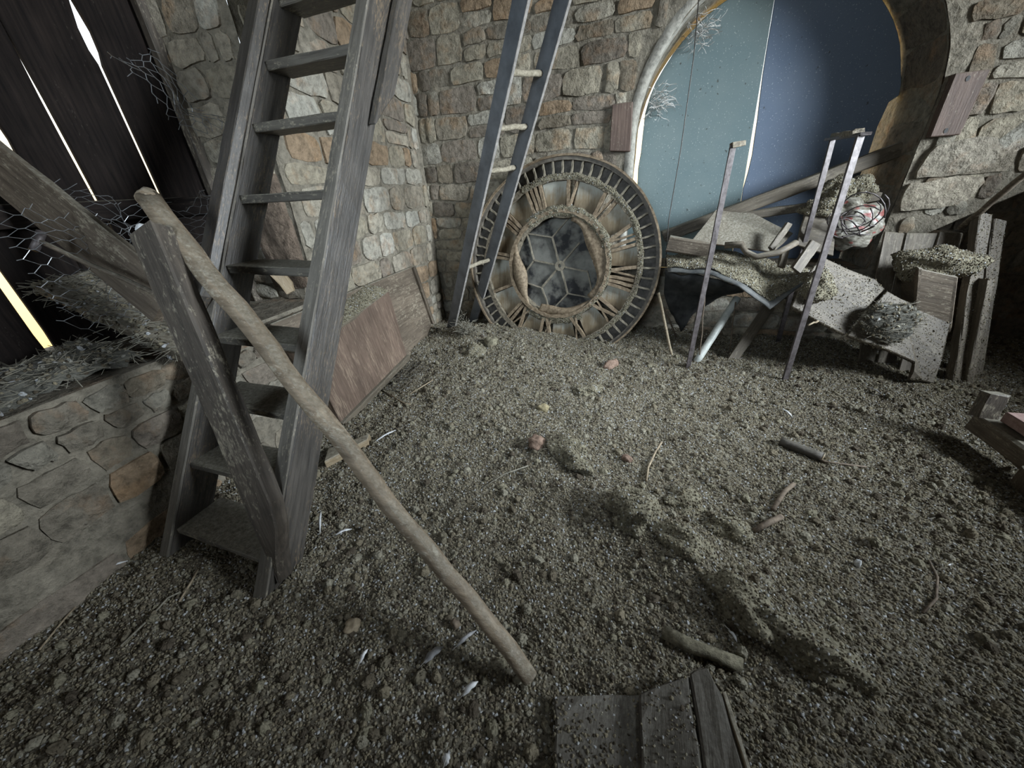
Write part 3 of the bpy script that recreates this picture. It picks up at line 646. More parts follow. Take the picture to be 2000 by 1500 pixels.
a = (pts[-1]-pts[-2]).normalized(); o2 = blob('rounded_end', pts[-1], (0.05, 0.044, 0.044), M['pole'], amp=0.1, sub=3, parent=None)
o2.parent = o; o2.matrix_parent_inverse = WM[o.name].inverted()
# broad plank sloping out of the boarded opening
U0, U1, L0, L1 = ax(0, 287, -2.95), ax(300, 520, -2.22), ax(0, 368, -2.95), ax(351, 660, -2.13)
ext = 0.35
c0 = (U0+L0)/2; c1 = (U1+L1)/2; d = (c0-c1).normalized()
o = beam('broad_plank', c1, c0 + d*0.15, U1-L1, 0.235, 0.045, M['plank'], w1=0.20, jit=0.004)
tag(o, 'broad grey brown plank sloping up to the left behind the leaning plank', 'plank')
# iron tool with a cross handle
ir = root('iron_tool', ax(75, 470, -2.62), 'thin rusty rod with a short cross handle lying over the broad plank', 'tool')
tube('rod', line(ax(75, 470, -2.55), ax(345, 592, -2.02), 8, 0.003), 0.011, M['plank'], ir, 8)
tube('cross_handle', [ax(66, 489, -2.55), ax(75, 470, -2.55), ax(81, 452, -2.55)], 0.017, M['rust'], ir, 8)
# board on the sill
a, b_ = ax(352, 690, -2.16), ax(62, 553, -2.98)
n_ = V((0.42, 0, 0.9))
o = slab('sill_board', [a, b_, b_+V((0, 0.5, 0.04)), a+V((0, 0.42, 0.02))], n_, 0.06, M['grey'], grain=b_-a)
tag(o, 'grey board lying on the sill of the left opening strewn with litter', 'board')
add_scatter(o, NS)
# matted nests and litter heaped on the sill
vs, fs = [], []; n1, n2 = 60, 30
for i in range(n1+1):
    for j in range(n2+1):
        s = -0.75 + 1.72*i/n1; t = j/n2
        xx = WXL(s) - 0.005 - 0.72*t
        prof = 0.13*math.sin(PI*min(1, 0.12+t*0.95)) * (0.75 + 0.45*mnoise.noise(V((s*2.2, t*2, 4)))) + 0.04*mnoise.noise(V((s*9, t*7, 2))) + 0.022*mnoise.noise(V((s*22, t*16, 8)))
        layer = 0.015*math.sin((t*6+mnoise.noise(V((s*3, 0, 0))))*4)
        vs.append((xx + (0.05*mnoise.noise(V((s*6, 2, 1))) if j == 0 else 0), s, LZ0 - (0.0 if 0 < i < n1 else 0.05) + max(-0.02, prof + layer)))
for i in range(n1):
    for j in range(n2): q = i*(n2+1)+j; fs.append((q, q+1, q+n2+2, q+n2+1))
o = link('nest_litter', recalc(me_from(vs, fs, True)), M['nest'])
tag(o, 'dark matted heap of old nests and twigs on the sill of the left opening', 'nest litter', kind='stuff'); add_scatter(o, NS)
o = slab('splintered_board', [ax(512, 512, -2.42), ax(545, 512, -2.42), ax(573, 566, -2.38), ax(560, 576, -2.38)], (0.5, -0.8, 0.2), 0.03, M['tan'], grain=V((0.2, 0.3, -1)), jit=0.01, sub=3)
tag(o, 'splintered orange brown board end seen between two ladder treads', 'board')

# ------------------------------------------------------------------ broken trough by the left wall
bx = root('broken_trough', (-2.2, 2.3, 0.0), 'reddish brown wooden trough with a streaked front lying against the left wall', 'trough')
TL, TR = ax(599, 688, -2.14), ax(759, 568, -2.26); BL, BR = az(668, 829, 0.0), ax(796, 697, -2.18)
KL, KR = ax(553, 677, -2.30), ax(712, 556, -2.42)
fn = (TR-TL).cross(BL-TL); fn = fn if fn.x > 0 else -fn
slab('front_panel', [TL, TR, BR, BL], fn, 0.028, M['red'], bx, grain=BL-TL, sub=3)
tn = (KL-TL).cross(TR-TL); tn = tn if tn.z > 0 else -tn
slab('top_board', [TL, TR, KR, KL], tn, 0.03, M['grey'], bx, grain=TR-TL, sub=4, jit=0.004)
slab('end_board', [TL-V((0, 0, .03)), KL-V((0, 0, .03)), BL+V((-0.05, 0.0, 0.03)), BL], (-0.1, -1, 0), 0.025, M['red'], bx, grain=BL-TL)
Q = [ax(528, 633, -2.32), ax(807, 520, -2.475), ax(845, 629, -2.44), ax(831, 668, -2.38), ax(797, 700, -2.30), BL+V((-0.10, 0.05, 0.0)), ax(570, 700, -2.30)]
qn = (Q[2]-Q[0]).cross(Q[1]-Q[0]); qn = qn if qn.x > 0 else -qn
slab('back_board', Q, qn, 0.035, M['plank'], bx, grain=Q[1]-Q[0])
beam('end_batten', ax(808, 522, -2.455), ax(846, 632, -2.42), V((0, 1, 0.2)), 0.045, 0.03, M['plank'], bx)
beam('bottom_batten', BL+V((0.012, -0.01, 0.0)), BR+V((0.012, 0, 0)), V((0, 0, 1)), 0.05, 0.035, M['grey'], bx)
vs = []
o = link('litter_ridge', recalc(me_from(*(lambda n: ([tuple(TL.lerp(TR, i/n).lerp(KL.lerp(KR, i/n), j/6) + V((0, 0, (0.012+0.02*abs(mnoise.noise(V((i*.4, j*.7, 3)))))*math.sin(PI*j/6) + 0.002))) for i in range(n+1) for j in range(7)],
     [(i*7+j, i*7+j+1, (i+1)*7+j+1, (i+1)*7+j) for i in range(n) for j in range(6)]))(40), True)), M['clump'], bx); add_scatter(o, CL)

# ------------------------------------------------------------------ narrow ladder against the clock
nl = root('narrow_ladder', (-2.25, 3.85, 0.05), 'narrow blue black ladder with crusted round rungs in front of the clock dial', 'ladder')
b0 = V((-2.25, 3.85, 0.0)); D = V((0.442, -0.300, 0.843)).normalized(); Rv = V((0.209, 0.321, 0.119)); Rv -= D*Rv.dot(D); Wd = D.cross(Rv).normalized()
for k in (0, 1):
    s = b0 + Rv*k
    rl_ = beam('rail', s - D*(0.12 if k == 0 else 0.22), s + D*3.9, Wd, 0.125, 0.028, M['rail'], nl, jit=0.001, ch=0.003)
    e_ = Wd*0.0645
    if (ay(1000, 400, 4)-O).cross(D).dot(FWD) > -9:
        sgn = 1 if Wd.dot(RIGHT) > 0 else -1
        beam('rail_edge', s - D*0.1 + e_*sgn, s + D*3.9 + e_*sgn, Rv, 0.026, 0.006, M['railedge'], rl_, jit=0.001, ch=0.001)
for t in (1.003, 2.010, 2.342, 2.697, 3.55):
    tube('rung', line(b0 + D*t - Rv*0.02, b0 + D*t + Rv*1.03, 5, 0.004), 0.021, M['rung'], nl, 9, wob=0.12)

# ------------------------------------------------------------------ clock dial
CK = root('clock_dial', (-0.90, 4.07, 0.0), 'huge skeleton clock dial with roman numerals and broken centre leaning on the stone wall', 'clock dial')
th, ph = 0.17, -0.06
cu = V((math.cos(ph), math.sin(ph), 0)); n0 = V((-math.sin(ph), math.cos(ph), 0)); cv = V((0, 0, 1))*math.cos(th) + n0*math.sin(th)
cn = -cu.cross(cv)                                  # from the wall towards the room is -n0
cn = cn if cn.y < 0 else -cn
CC = V((-0.905, 4.08, 0.785)); CR = 1.07
CM = Matrix((cu, cv, cn)).transposed().to_4x4(); CM.translation = CC
def cpart(name, vs, fs, mat, parent=CK, smooth=False, off=(0, 0, 0)):
    o_ = V(off)
    me_ = recalc(me_from([(v[0]*CR-o_.x, v[1]*CR-o_.y, v[2]-o_.z) for v in vs], fs, smooth))
    return link(name, me_, mat, parent, CM @ Matrix.Translation(o_))
def ring(name, r0, r1, z0, z1, mat, n=96, jit=0.0, a0=0.0, a1=2*PI):
    vs, fs = [], []; full = abs(a1-a0-2*PI) < 1e-6; m_ = n if full else n+1
    for i in range(m_):
        a = a0+(a1-a0)*i/n; c, s = math.cos(a), math.sin(a); j = [random.uniform(-jit, jit) for _ in range(4)]
        vs += [(c*(r0+j[0]), s*(r0+j[0]), z0), (c*(r1+j[1]), s*(r1+j[1]), z0), (c*(r1+j[1]), s*(r1+j[1]), z1+j[2]*0.5), (c*(r0+j[0]), s*(r0+j[0]), z1+j[3]*0.5)]
    for i in range(n):
        p, q = i*4, ((i+1) % m_)*4
        for k in range(4): fs.append((p+k, p+(k+1) % 4, q+(k+1) % 4, q+k))
    if not full: fs += [(0, 1, 2, 3), (n*4+3, n*4+2, n*4+1, n*4)]
    return cpart(name, vs, fs, mat)
ring('outer_rim', 0.955, 1.0, -0.05, 0.045, M['ironrim'], 120, 0.002)
ring('rim_lip', 0.985, 1.003, 0.045, 0.065, M['bar'], 120, 0.002)
ring('minute_ring', 0.79, 0.84, -0.02, 0.035, M['iron'], 110, 0.005)
ring('minute_glass', 0.84, 0.957, -0.03, -0.015, M['minute'], 96)
ring('inner_ring', 0.50, 0.535, -0.06, 0.045, M['bar'], 90, 0.005)
def cbar(name, x0, y0, x1, y1, wd, mat, z0=-0.01, z1=0.03, parent=CK):
    d_ = V((x1-x0, y1-y0)); d_.normalize(); nn = V((-d_.y, d_.x))*wd/2
    vs, fs = [], []
    n = 4
    for i in range(n+1):
        t = i/n; px_, py_ = x0+(x1-x0)*t, y0+(y1-y0)*t; j = random.uniform(-.003, .003)
        for (sx_, zq) in ((-1, z0), (1, z0), (1, z1), (-1, z1)): vs.append((px_+nn.x*sx_+j, py_+nn.y*sx_+j, zq+(random.uniform(-.003, .003) if zq == z1 else 0)))
        if i:
            for k in range(4): s = (i-1)*4; fs.append((s+k, s+(k+1) % 4, s+4+(k+1) % 4, s+4+k))
    fs += [(0, 1, 2, 3), (n*4+3, n*4+2, n*4+1, n*4)]
    return vs, fs
tick = None
for i in range(60):                                 # minute bars share one mesh
    a = PI/2 - 2*PI*i/60
    if tick is None:
        vs, fs = cbar('', 0.835, 0, 0.96, 0, 0.017, None, -0.02, 0.034)
        tick = recalc(me_from([(v[0]*CR, v[1]*CR, v[2]) for v in vs], fs)); tick.materials.append(M['hub'])
    link('minute_bar', tick, None, CK, CM @ Matrix.Rotation(a, 4, 'Z'))
NUM = ['XII', 'I', 'II', 'III', 'IIII', 'V', 'VI', 'VII', 'VIII', 'IX', 'X', 'XI']
WID = {'I': 0.050, 'V': 0.125, 'X': 0.125}
ANG = []
for k, txt in enumerate(NUM):
    a = PI/2 - (8 - 150 + 30*k)*PI/180
    tot = sum(WID[c] for c in txt); x = -tot/2; vs, fs = [], []
    r0, r1 = 0.545, 0.79
    # local: radial = r, sideways = clockwise s
    def P(s, r): d_ = V((math.cos(a), math.sin(a))); sd = V((d_.y, -d_.x)); return d_*r + sd*s
    def bar_(s0, q0, s1, q1, wd, zt=0.03):
        A, B = P(s0, q0), P(s1, q1); v2, f2 = cbar('', A.x, A.y, B.x, B.y, wd, None, -0.012, zt)
        o_ = len(vs); vs.extend(v2); fs.extend([tuple(i_+o_ for i_ in f) for f in f2])
    for c in txt:
        wd = WID[c]; cx = x + wd/2; sc_ = lambda s, r: s*(0.72+0.28*(r-r0)/(r1-r0))
        if c == 'I': bar_(sc_(cx, r0), r0, sc_(cx, r1), r1, 0.030)
        if c == 'V': bar_(sc_(cx-0.045, r1), r1, cx*0.72+0.004, r0, 0.032, 0.032); bar_(sc_(cx+0.045, r1), r1, cx*0.72+0.012, r0, 0.018)
        if c == 'X': bar_(sc_(cx-0.045, r1), r1, (cx+0.040)*0.72, r0, 0.030, 0.032); bar_(sc_(cx+0.045, r1), r1, (cx-0.040)*0.72, r0, 0.016)
        x += wd
    cpart('numeral', vs, fs, M['bar'])
    ANG.append((a, tot))
for k in range(12):                                 # opal panes between the numerals
    a, tot = ANG[k]; a2, tot2 = ANG[(k+1) % 12]
    if a2 > a: a2 -= 2*PI
    vs, fs = [], []; n = 8; hs_ = tot/2/0.79; he_ = tot2/2/0.79
    m_ = (a+a2)/2
    for i in range(n+1):
        an = a - hs_*0.93 + (a2 + he_*0.93 - a + hs_*0.93)*i/n
        an_in = an
        for r in (0.525, 0.66, 0.80):
            for z in (-0.022, -0.030): vs.append((math.cos(an)*r, math.sin(an)*r, z + 0.010*mnoise.noise(V((an*5, r*9, k)))))
        if i:
            s = (i-1)*6
            for r in (0, 2): fs += [(s+r, s+r+2, s+r+8, s+r+6), (s+r+1, s+r+7, s+r+9, s+r+3)]
            fs += [(s, s+6, s+7, s+1), (s+4, s+5, s+11, s+10)]
    fs += [(0, 1, 3, 2), (2, 3, 5, 4), (n*6, n*6+2, n*6+3, n*6+1), (n*6+2, n*6+4, n*6+5, n*6+3)]
    c_ = V((math.cos(m_)*0.66*CR, math.sin(m_)*0.66*CR, 0))
    cpart('opal_pane', vs, fs, M['opal'], off=c_)
# recessed centre: grey glass, hub, six spokes, bent hexagon bars
vs = [(0, 0, -0.10)]; fs = []
for k in range(6):
    a0 = math.radians(110-60*k); vs, fs = [], []
    n = 6; vs.append((0, 0, -0.10))
    for i in range(n+1):
        an = a0 - math.radians(60)*i/n; vs.append((math.cos(an)*0.51, math.sin(an)*0.51, -0.10 - 0.004*k % 3))
    for i in range(n): fs.append((0, i+2, i+1))
    m_ = len(vs); vs += [(x_, y_, z_-0.006) for x_, y_, z_ in vs]
    fs += [(m_, m_+i+1, m_+i+2) for i in range(n)] + [(i+1, i+2, m_+i+2, m_+i+1) for i in range(n)] + [(0, 1, m_+1, m_), (n+1, 0, m_, m_+n+1)]
    cpart('centre_pane', vs, fs, M['inner'])
    v2, f2 = cbar('', math.cos(a0)*0.045, math.sin(a0)*0.045, math.cos(a0)*0.30, math.sin(a0)*0.30, 0.017, None, -0.105, -0.080); cpart('spoke', v2, f2, M['hub'])
    E0 = V((math.cos(a0), math.sin(a0)))*0.30
    for sg in (1, -1):
        an = a0 + sg*math.radians(30); E1 = V((math.cos(an), math.sin(an)))*0.50
        if (k, sg) in ((1, 1), (1, -1), (2, 1)): continue
        v2, f2 = cbar('', E0.x, E0.y, E1.x, E1.y, 0.014, None, -0.105, -0.084); cpart('glazing_bar', v2, f2, M['hub'])
ring('hub', 0.018, 0.052, -0.105, -0.07, M['hub'], 20)
ring('centre_collar', 0.490, 0.505, -0.11, 0.02, M['iron'], 72, 0.003)
def lining(name, a0, a1, f_in, mat, n=28, tz=0.02, lift=0.0):
    vs, fs = [], []
    for i in range(n+1):
        t = i/n; an = math.radians(a0 + (a1-a0)*t); ri = f_in(t)
        for q in range(4):
            r = 0.515 + (ri-0.515)*q/3; z = tz + lift*math.sin(PI*q/3)*math.sin(PI*t) + 0.008*mnoise.noise(V((an*4, r*12, 1)))
            vs.append((math.cos(an)*r, math.sin(an)*r, z))
        if i:
            for q in range(3): s = (i-1)*4; fs.append((s+q, s+q+1, s+4+q+1, s+4+q))
    o_ = cpart(name, vs, fs, mat, smooth=True); md = o_.modifiers.new('thick', 'SOLIDIFY'); md.thickness = 0.008; return o_
lining('torn_lining', 75, -40, lambda t: 0.44 - 0.10*math.sin(PI*min(1, t*1.15))**2 + 0.006*math.sin(t*17), M['bar'])
lining('torn_lining', 238, 152, lambda t: 0.515 - 0.17*math.sin(PI*t)**1.2, M['bar'], lift=0.05)
lining('torn_lining', 248, 322, lambda t: 0.50 - 0.085*math.sin(PI*min(1, 0.35+t*0.65)) - 0.008*math.sin(t*9), M['bar'], lift=0.03)
lining('torn_lining', 150, 76, lambda t: 0.465 + 0.012*math.sin(t*13), M['iron'])
# caked dirt on the inner ring
def crust(r0, r1, z, a0, a1, hgt, nm='caked_dirt'):
    vs, fs = [], []; n, k = 70, 5
    for i in range(n+1):
        an = math.radians(a0+(a1-a0)*i/n)
        for q in range(k+1):
            r = r0+(r1-r0)*q/k; r += 0.012*mnoise.noise(V((an*9, q, 2)))
            vs.append((math.cos(an)*r, math.sin(an)*r, z + hgt*math.sin(PI*q/k)*(0.5+abs(mnoise.noise(V((an*7, q*.6, 5)))))))
        if i:
            for q in range(k): s = (i-1)*(k+1); fs.append((s+q, s+q+1, s+k+2+q, s+k+1+q))
    o_ = cpart(nm, vs, fs, M['clump'], smooth=True); add_scatter(o_, CL)
crust(0.47, 0.575, 0.02, 130, 20, 0.035)
crust(0.79, 0.85, 0.03, 120, 20, 0.015)
crust(0.50, 0.60, 0.01, 300, 235, 0.03)
crust(0.79, 0.845, 0.03, 20, -80, 0.010)
crust(0.495, 0.55, 0.035, 20, -60, 0.012)

# ------------------------------------------------------------------ things fixed to the back wall
o = slab('wall_board', [ay(1196, 203, WY-0.06), ay(1236, 198, WY-0.06), ay(1231, 296, WY-0.06), ay(1190, 295, WY-0.06)], (0, -1, 0), 0.09, M['nailed'], grain=V((0, 0, 1)))
tag(o, 'short reddish brown board fixed upright on the wall left of the painted boards', 'board')
o = slab('wall_board', [ay(1866, 143, WY-0.06), ay(1936, 134, WY-0.06), ay(1876, 263, WY-0.06), ay(1816, 268, WY-0.06)], (0, -1, 0), 0.09, M['nailed'], grain=V((0, 0, 1)))
tag(o, 'reddish brown board with dark nail holes on the wall right of the painted boards', 'board')
for p in ((1891, 153), (1848, 255)):
    h = link('nail_hole', me_from([(math.cos(2*PI*k/8)*.012, 0, math.sin(2*PI*k/8)*.018) for k in range(8)], [tuple(range(8))]), M['cloth'], None, Matrix.Translation(ay(*p, WY-0.063)))
    h.parent = o; h.matrix_parent_inverse = WM[o.name].inverted()
o = tube('hanging_cord', [ay(1367, -30, 4.25), ay(1355, 110, 4.25), ay(1330, 290, 4.25), ay(1306, 430, 4.25), ay(1300, 520, 4.25)], 0.0045, M['darkwire'], seg=6)
tag(o, 'thin dark cord hanging in front of the teal board', 'cord')
def tuft(name, c, r, n, mat, rad=0.0016):
    vs, fs = [], []
    for i in range(n):
        p = V(c) + V((random.gauss(0, r*.25), random.gauss(0, r*.15), random.gauss(0, r*.3))); d_ = V((random.uniform(-.3, 1), random.uniform(-.3, .3), random.uniform(-.7, .7))).normalized()
        st = 5; base = len(vs)
        for k in range(st+1):
            for q in range(3): a = 2*PI*q/3; vs.append(p + V((0, math.cos(a), math.sin(a)))*rad)
            d_ = (d_ + V([random.uniform(-.7, .7) for _ in range(3)])).normalized(); p = p + d_*r/st
        for k in range(st):
            for q in range(3): s = base+k*3; fs.append((s+q, s+(q+1) % 3, s+3+(q+1) % 3, s+3+q))
    o_ = V(c); return link(name, me_from([v-o_ for v in vs], fs), mat, None, Matrix.Translation(o_))
for c, l in (((1362, 62), 'ragged dusty cobweb at the upper left edge of the teal board'), ((1283, 200), 'ragged dusty cobweb above the light gap left of the teal board')):
    o = tuft('cobweb', ay(*c, WY+0.35), 0.17, 80, M['web'], 0.0028); tag(o, l, 'cobweb', kind='stuff')

# ------------------------------------------------------------------ junk below the painted boards
def strap(p0, p1, w_, t_, wd, parent=None, nm='strap'): return beam(nm, p0, p1, wd, w_, t_, M['rust'], parent, jit=0.0015, ch=0.001)
st = root('iron_strap', az(1345, 720), 'single upright rusty iron strap with a hooked top standing in the droppings', 'iron strap')
T = ay(1432, 284, 3.42); strap(az(1343, 722, -0.02), T, 0.042, 0.014, RIGHT, st, 'upright'); beam('hook', T + V((-.01, 0, 0)), T + V((0.07, 0.03, 0.01)), (0, 1, 0), 0.045, 0.035, M['iron'], st)
st = root('iron_stand', az(1535, 740), 'tall inverted U frame of rusty iron strap standing right of the single strap', 'iron frame')
T1, T2 = ay(1681, 264, 3.38), ay(1626, 274, 4.1)
strap(az(1533, 741, -0.02), T1, 0.046, 0.018, RIGHT, st, 'front_leg'); strap(az(1517, 676, -0.02), T2, 0.042, 0.016, RIGHT, st, 'rear_leg')
cb_ = beam('crossbar', T2 + V((-.02, 0.02, 0.01)), T1 + V((0.02, -.02, 0.005)), (1, 0.2, 0), 0.06, 0.02, M['rust'], st); 
o_ = beam('crust', T2.lerp(T1, .02)+V((0, 0, .025)), T2.lerp(T1, .9)+V((0, 0, .02)), (1, .2, 0), 0.06, 0.03, M['iron'], cb_, jit=0.012)
o = beam('long_beam', ay(1296, 462, 4.52), ay(1756, 292, 4.66), (0, 0, 1), 0.115, 0.11, M['grey'], jit=0.006)
tag(o, 'long crusted timber slanting across the foot of the painted boards', 'timber')
o = beam('short_beam', ay(1440, 424, 4.45), ay(1712, 384, 4.5), (0, 0, 1), 0.07, 0.10, M['grey'], jit=0.008)
tag(o, 'thinner dropping covered timber under the long slanting timber', 'timber')
o = slab('tilted_panel', [ay(1350, 470, 4.05), ay(1398, 409, 4.36), ay(1472, 416, 4.40), ay(1550, 455, 4.25), ay(1510, 492, 4.02)], (0.05, -0.8, 0.55), 0.025, M['plank'], jit=0.004, sub=2)
tag(o, 'tilted brown panel leaning under the long slanting timber', 'panel')
o = beam('wood_block', ay(1306, 475, 4.1), ay(1392, 489, 4.05), (0, 0, 1), 0.14, 0.12, M['plank'], jit=0.008); tag(o, 'short squared wood block beside the clock dial rim', 'wood block')
def sheet(name, rows, mat, label, cat, sub=8, t=0.012, amp=0.012, sc=None):
    """a bent sheet lofted through rows of points"""
    def samp(r, t_):
        k = min(int(t_*(len(r)-1)), len(r)-2); return r[k].lerp(r[k+1], t_*(len(r)-1)-k)
    n = 40; vs, fs = [], []
    for j in range(sub+1):
        q = j/sub*(len(rows)-1); k = min(int(q), len(rows)-2); f = q-k
        for i in range(n+1):
            p = samp(rows[k], i/n).lerp(samp(rows[k+1], i/n), f); vs.append(p + V((0, 0, 1))*amp*mnoise.noise(p*9) + V((0, 1, 0))*amp*mnoise.noise(p*7+V((4, 4, 4))))
    for j in range(sub):
        for i in range(n): s = j*(n+1)+i; fs.append((s, s+1, s+n+2, s+n+1))
    o_ = link(name, recalc(me_from(vs, fs, True)), mat); md = o_.modifiers.new('thick', 'SOLIDIFY'); md.thickness = t
    return tag(o_, label, cat)
rows = [[ay(1300, 503, 4.2), ay(1385, 492, 4.2), ay(1430, 497, 4.2), ay(1500, 512, 4.15), ay(1578, 532, 4.0)],
        [ay(1302, 515, 4.0), ay(1388, 510, 3.95), ay(1436, 525, 3.9), ay(1500, 548, 3.85), ay(1577, 540, 3.85)],
        [ay(1304, 532, 3.85), ay(1390, 538, 3.75), ay(1442, 560, 3.65), ay(1503, 606, 3.6), ay(1572, 552, 3.7)]]
o = sheet('bent_sheet', rows, M['lead'], 'bent dark sheet heaped with droppings and dipping to a spout on its right', 'sheet')
rows2 = [[p + V((0, 0, 0.014)) for p in r] for r in rows]
rows2[2] = [p.lerp(q, 0.25) for p, q in zip(rows2[2], rows2[1])]
o = sheet('droppings_layer', rows2, M['clump'], 'layer of droppings caked on the bent dark sheet', 'droppings', t=0.01, amp=0.03); o['kind'] = 'stuff'; add_scatter(o, CL)
rows = [[ay(1300, 528, 3.95), ay(1390, 545, 3.95), ay(1470, 560, 4.0)], [ay(1296, 575, 4.15), ay(1362, 590, 4.2), ay(1400, 580, 4.25)], [ay(1312, 612, 4.25), ay(1330, 645, 4.25), ay(1350, 610, 4.3)]]
sheet('dark_cloth', rows, M['cloth'], 'dark ragged cloth hanging under the left end of the bent sheet', 'cloth', amp=0.04)
o = tube('curled_strip', [ay(1415, 480, 3.9), ay(1448, 477, 3.88), ay(1457, 492, 3.86), ay(1478, 501, 3.84), ay(1520, 492, 3.84), ay(1556, 474, 3.9)], 0.028, M['grey'], seg=7, wob=0.2); tag(o, 'curled crusted strip lying over the bent dark sheet', 'strip')
for (a, b_, w_, l) in ((ay(1506, 486, 3.95), ay(1541, 437, 4.1), 0.05, 'short batten tilted upward behind the curled strip'),
                       (ay(1553, 528, 3.75), ay(1592, 474, 3.9), 0.085, 'short pale batten sticking up at the right end of the bent sheet'),
                       (ay(1525, 522, 3.85), ay(1533, 490, 3.95), 0.055, 'stub of crusted batten standing between the two tilted battens')):
    o = beam('batten', a, b_, RIGHT, w_, 0.04, M['grey'], jit=0.005); tag(o, l, 'batten')
o = tube('white_pipe', line(az(1358, 710, -0.02), ay(1440, 582, 3.95), 8), 0.034, M['pipe'], seg=14); tag(o, 'pale white pipe leaning out of the droppings under the bent sheet', 'pipe')
o = beam('lath', az(1428, 706, -0.02), ay(1502, 600, 3.95), RIGHT, 0.095, 0.025, M['grey'], jit=0.003); tag(o, 'flat grey lath leaning right of the white pipe', 'lath')
for (a, b_, r, l, mt) in (((1286, 572, 3.9), (1313, 697), 0.013, 'thin straight stick standing at the right edge of the clock dial', 'twig'), ((1296, 600, 3.95), (1322, 662), 0.009, 'short dark stick leaning beside the straight stick near the dial', 'browntwig'),
                          ((1377, 560, 3.7), (1366, 706), 0.005, 'thin rusty wire hanging behind the single iron strap', 'browntwig'), ((1437, 590, 3.8), (1424, 690), 0.006, 'thin reddish wire dangling between pipe and lath', 'browntwig'),
                          ((1578, 636, 3.45), (1598, 627), 0.008, 'tiny twig caught on the front leg of the iron frame', 'twig')):
    e_ = az(*b_) if len(b_) == 2 and b_[1] > 640 else ay(*b_, 3.5)
    o = tube('stick', line(ay(*a), e_, 5, 0.006), r, M[mt], seg=7, wob=0.1); tag(o, l, 'stick')
# lumps and the plastic bag with its tangle of wire
for (p, s, l) in (((1632, 372, 4.4), (.13, .1, .10), 'crusted lump on the short timber left of the iron frame leg'), ((1672, 375, 4.45), (.12, .1, .11), 'crusted lump behind the iron frame by the light gap'), ((1600, 408, 4.3), (.14, .1, .08), 'low crusted lump beside the rear leg of the iron frame')):
    o = blob('dropping_lump', ay(*p), s, M['clump'], amp=0.5); add_scatter(o, CL); tag(o, l, 'lump')
o = blob('plastic_bag', ay(1655, 440, 4.3), (0.24, 0.14, 0.20), M['bag'], amp=0.35, freq=2.2, rot=(0, 0.2, 0)); tag(o, 'crumpled white plastic bag with red print under the short timber', 'plastic bag')
o = slab('crate_panel', [ay(1575, 412, 4.25), ay(1640, 420, 4.25), ay(1628, 500, 4.1), ay(1556, 478, 4.1)], (0, -0.9, 0.4), 0.03, M['grey'], jit=.004, sub=2); tag(o, 'dusty board propped between the iron frame legs left of the plastic bag', 'board')
wt = root('wire_tangle', ay(1680, 450, 4.05), 'tangle of looped rusty wire around the plastic bag', 'wire')
for k in range(9):
    c = ay(1668 + random.uniform(-22, 22), 440 + random.uniform(-25, 25), 4.05 + random.uniform(-.08, .1)); rr = random.uniform(.10, .22); t1 = V([random.gauss(0, 1) for _ in range(3)]).normalized(); t2 = t1.cross(V((0.2, 1, .3))).normalized()
    a0 = random.uniform(0, 6); tube('wire', [c + t1*rr*math.cos(a0+i*.33) + t2*rr*0.7*math.sin(a0+i*.33) for i in range(14)], 0.005, M['rust'], wt, 5)
# two wide boards, the leaning boards behind, box and battens on the right
dn = V((-0.05, -0.75, 0.66))
o = slab('wide_board', [ay(1605, 500, 3.80), ay(1712, 546, 3.80), ay(1729, 563, 3.78), ay(1650, 654, 3.50), ay(1546, 598, 3.52), ay(1575, 540, 3.68)], dn, 0.035, M['grey'], jit=.004, sub=2); tag(o, 'wide dropping strewn board sloping down right, left of the two', 'board'); BW = o; (scatter_group('thin_scatter', [(4200, 0.0018, 0.0050, 'lump', M['pellet'], 61), (140, 0.005, 0.010, 'lump', M['lump'], 63)]))
TS = bpy.data.node_groups['thin_scatter']; add_scatter(BW, TS)
o = slab('wide_board', [ay(1733, 568, 3.74), ay(1760, 583, 3.74), ay(1858, 624, 3.74), ay(1846, 680, 3.6), ay(1824, 748, 3.46), ay(1776, 740, 3.44), ay(1786, 707, 3.48), ay(1716, 676, 3.46), ay(1655, 655, 3.47)], dn, 0.035, M['grey'], jit=.004, sub=2); tag(o, 'wide board with a matted dark nest on it, right of the two', 'board'); add_scatter(o, TS)
o = blob('matted_nest', ay(1738, 628, 3.52), (0.17, 0.09, 0.14), M['nest'], amp=0.4, rot=(-0.5, 0, 0)); tag(o, 'dark matted nest stuck on the right hand wide board', 'nest', kind='stuff'); add_scatter(o, NS)
o = blob('matted_nest', ay(1598, 560, 3.6), (0.11, 0.07, 0.13), M['clump'], amp=0.4, rot=(-0.5, 0, 0)); add_scatter(o, CL); tag(o, 'caked droppings heap on the left hand wide board', 'droppings')
for k, (t0, t1, q0, q1) in enumerate((((1728, 452), (1767, 455), (1672, 722), (1705, 722)), ((1770, 455), (1832, 455), (1710, 724), (1745, 724)), ((1835, 452), (1882, 455), (1752, 735), (1800, 735)))):
    A, B = ay(*t0, 4.25), ay(*t1, 4.25); Cq, Dq = az(*q1, -0.03), az(*q0, -0.03)
    o = slab('upright_board', [A, B, Cq, Dq], (-0.2, -1, 0.2), 0.03, M['grey'], grain=A-Dq)
    tag(o, 'upright grey board leaning under the niche, %s' % ('nearest the plastic bag' if k == 0 else 'the wide middle one of three' if k == 1 else 'half hidden by the wooden box'), 'board', 'upright boards under the niche')
bxr = root('wooden_box', ay(1830, 600, 3.85), 'pale wooden box heaped with dark droppings between boards and battens', 'box')
Fq = [ay(1793, 524, 3.72), ay(1872, 541, 3.72), ay(1858, 650, 3.72), ay(1784, 640, 3.72)]
slab('front_panel', Fq, (0, -1, 0.1), 0.03, M['plank'], bxr)
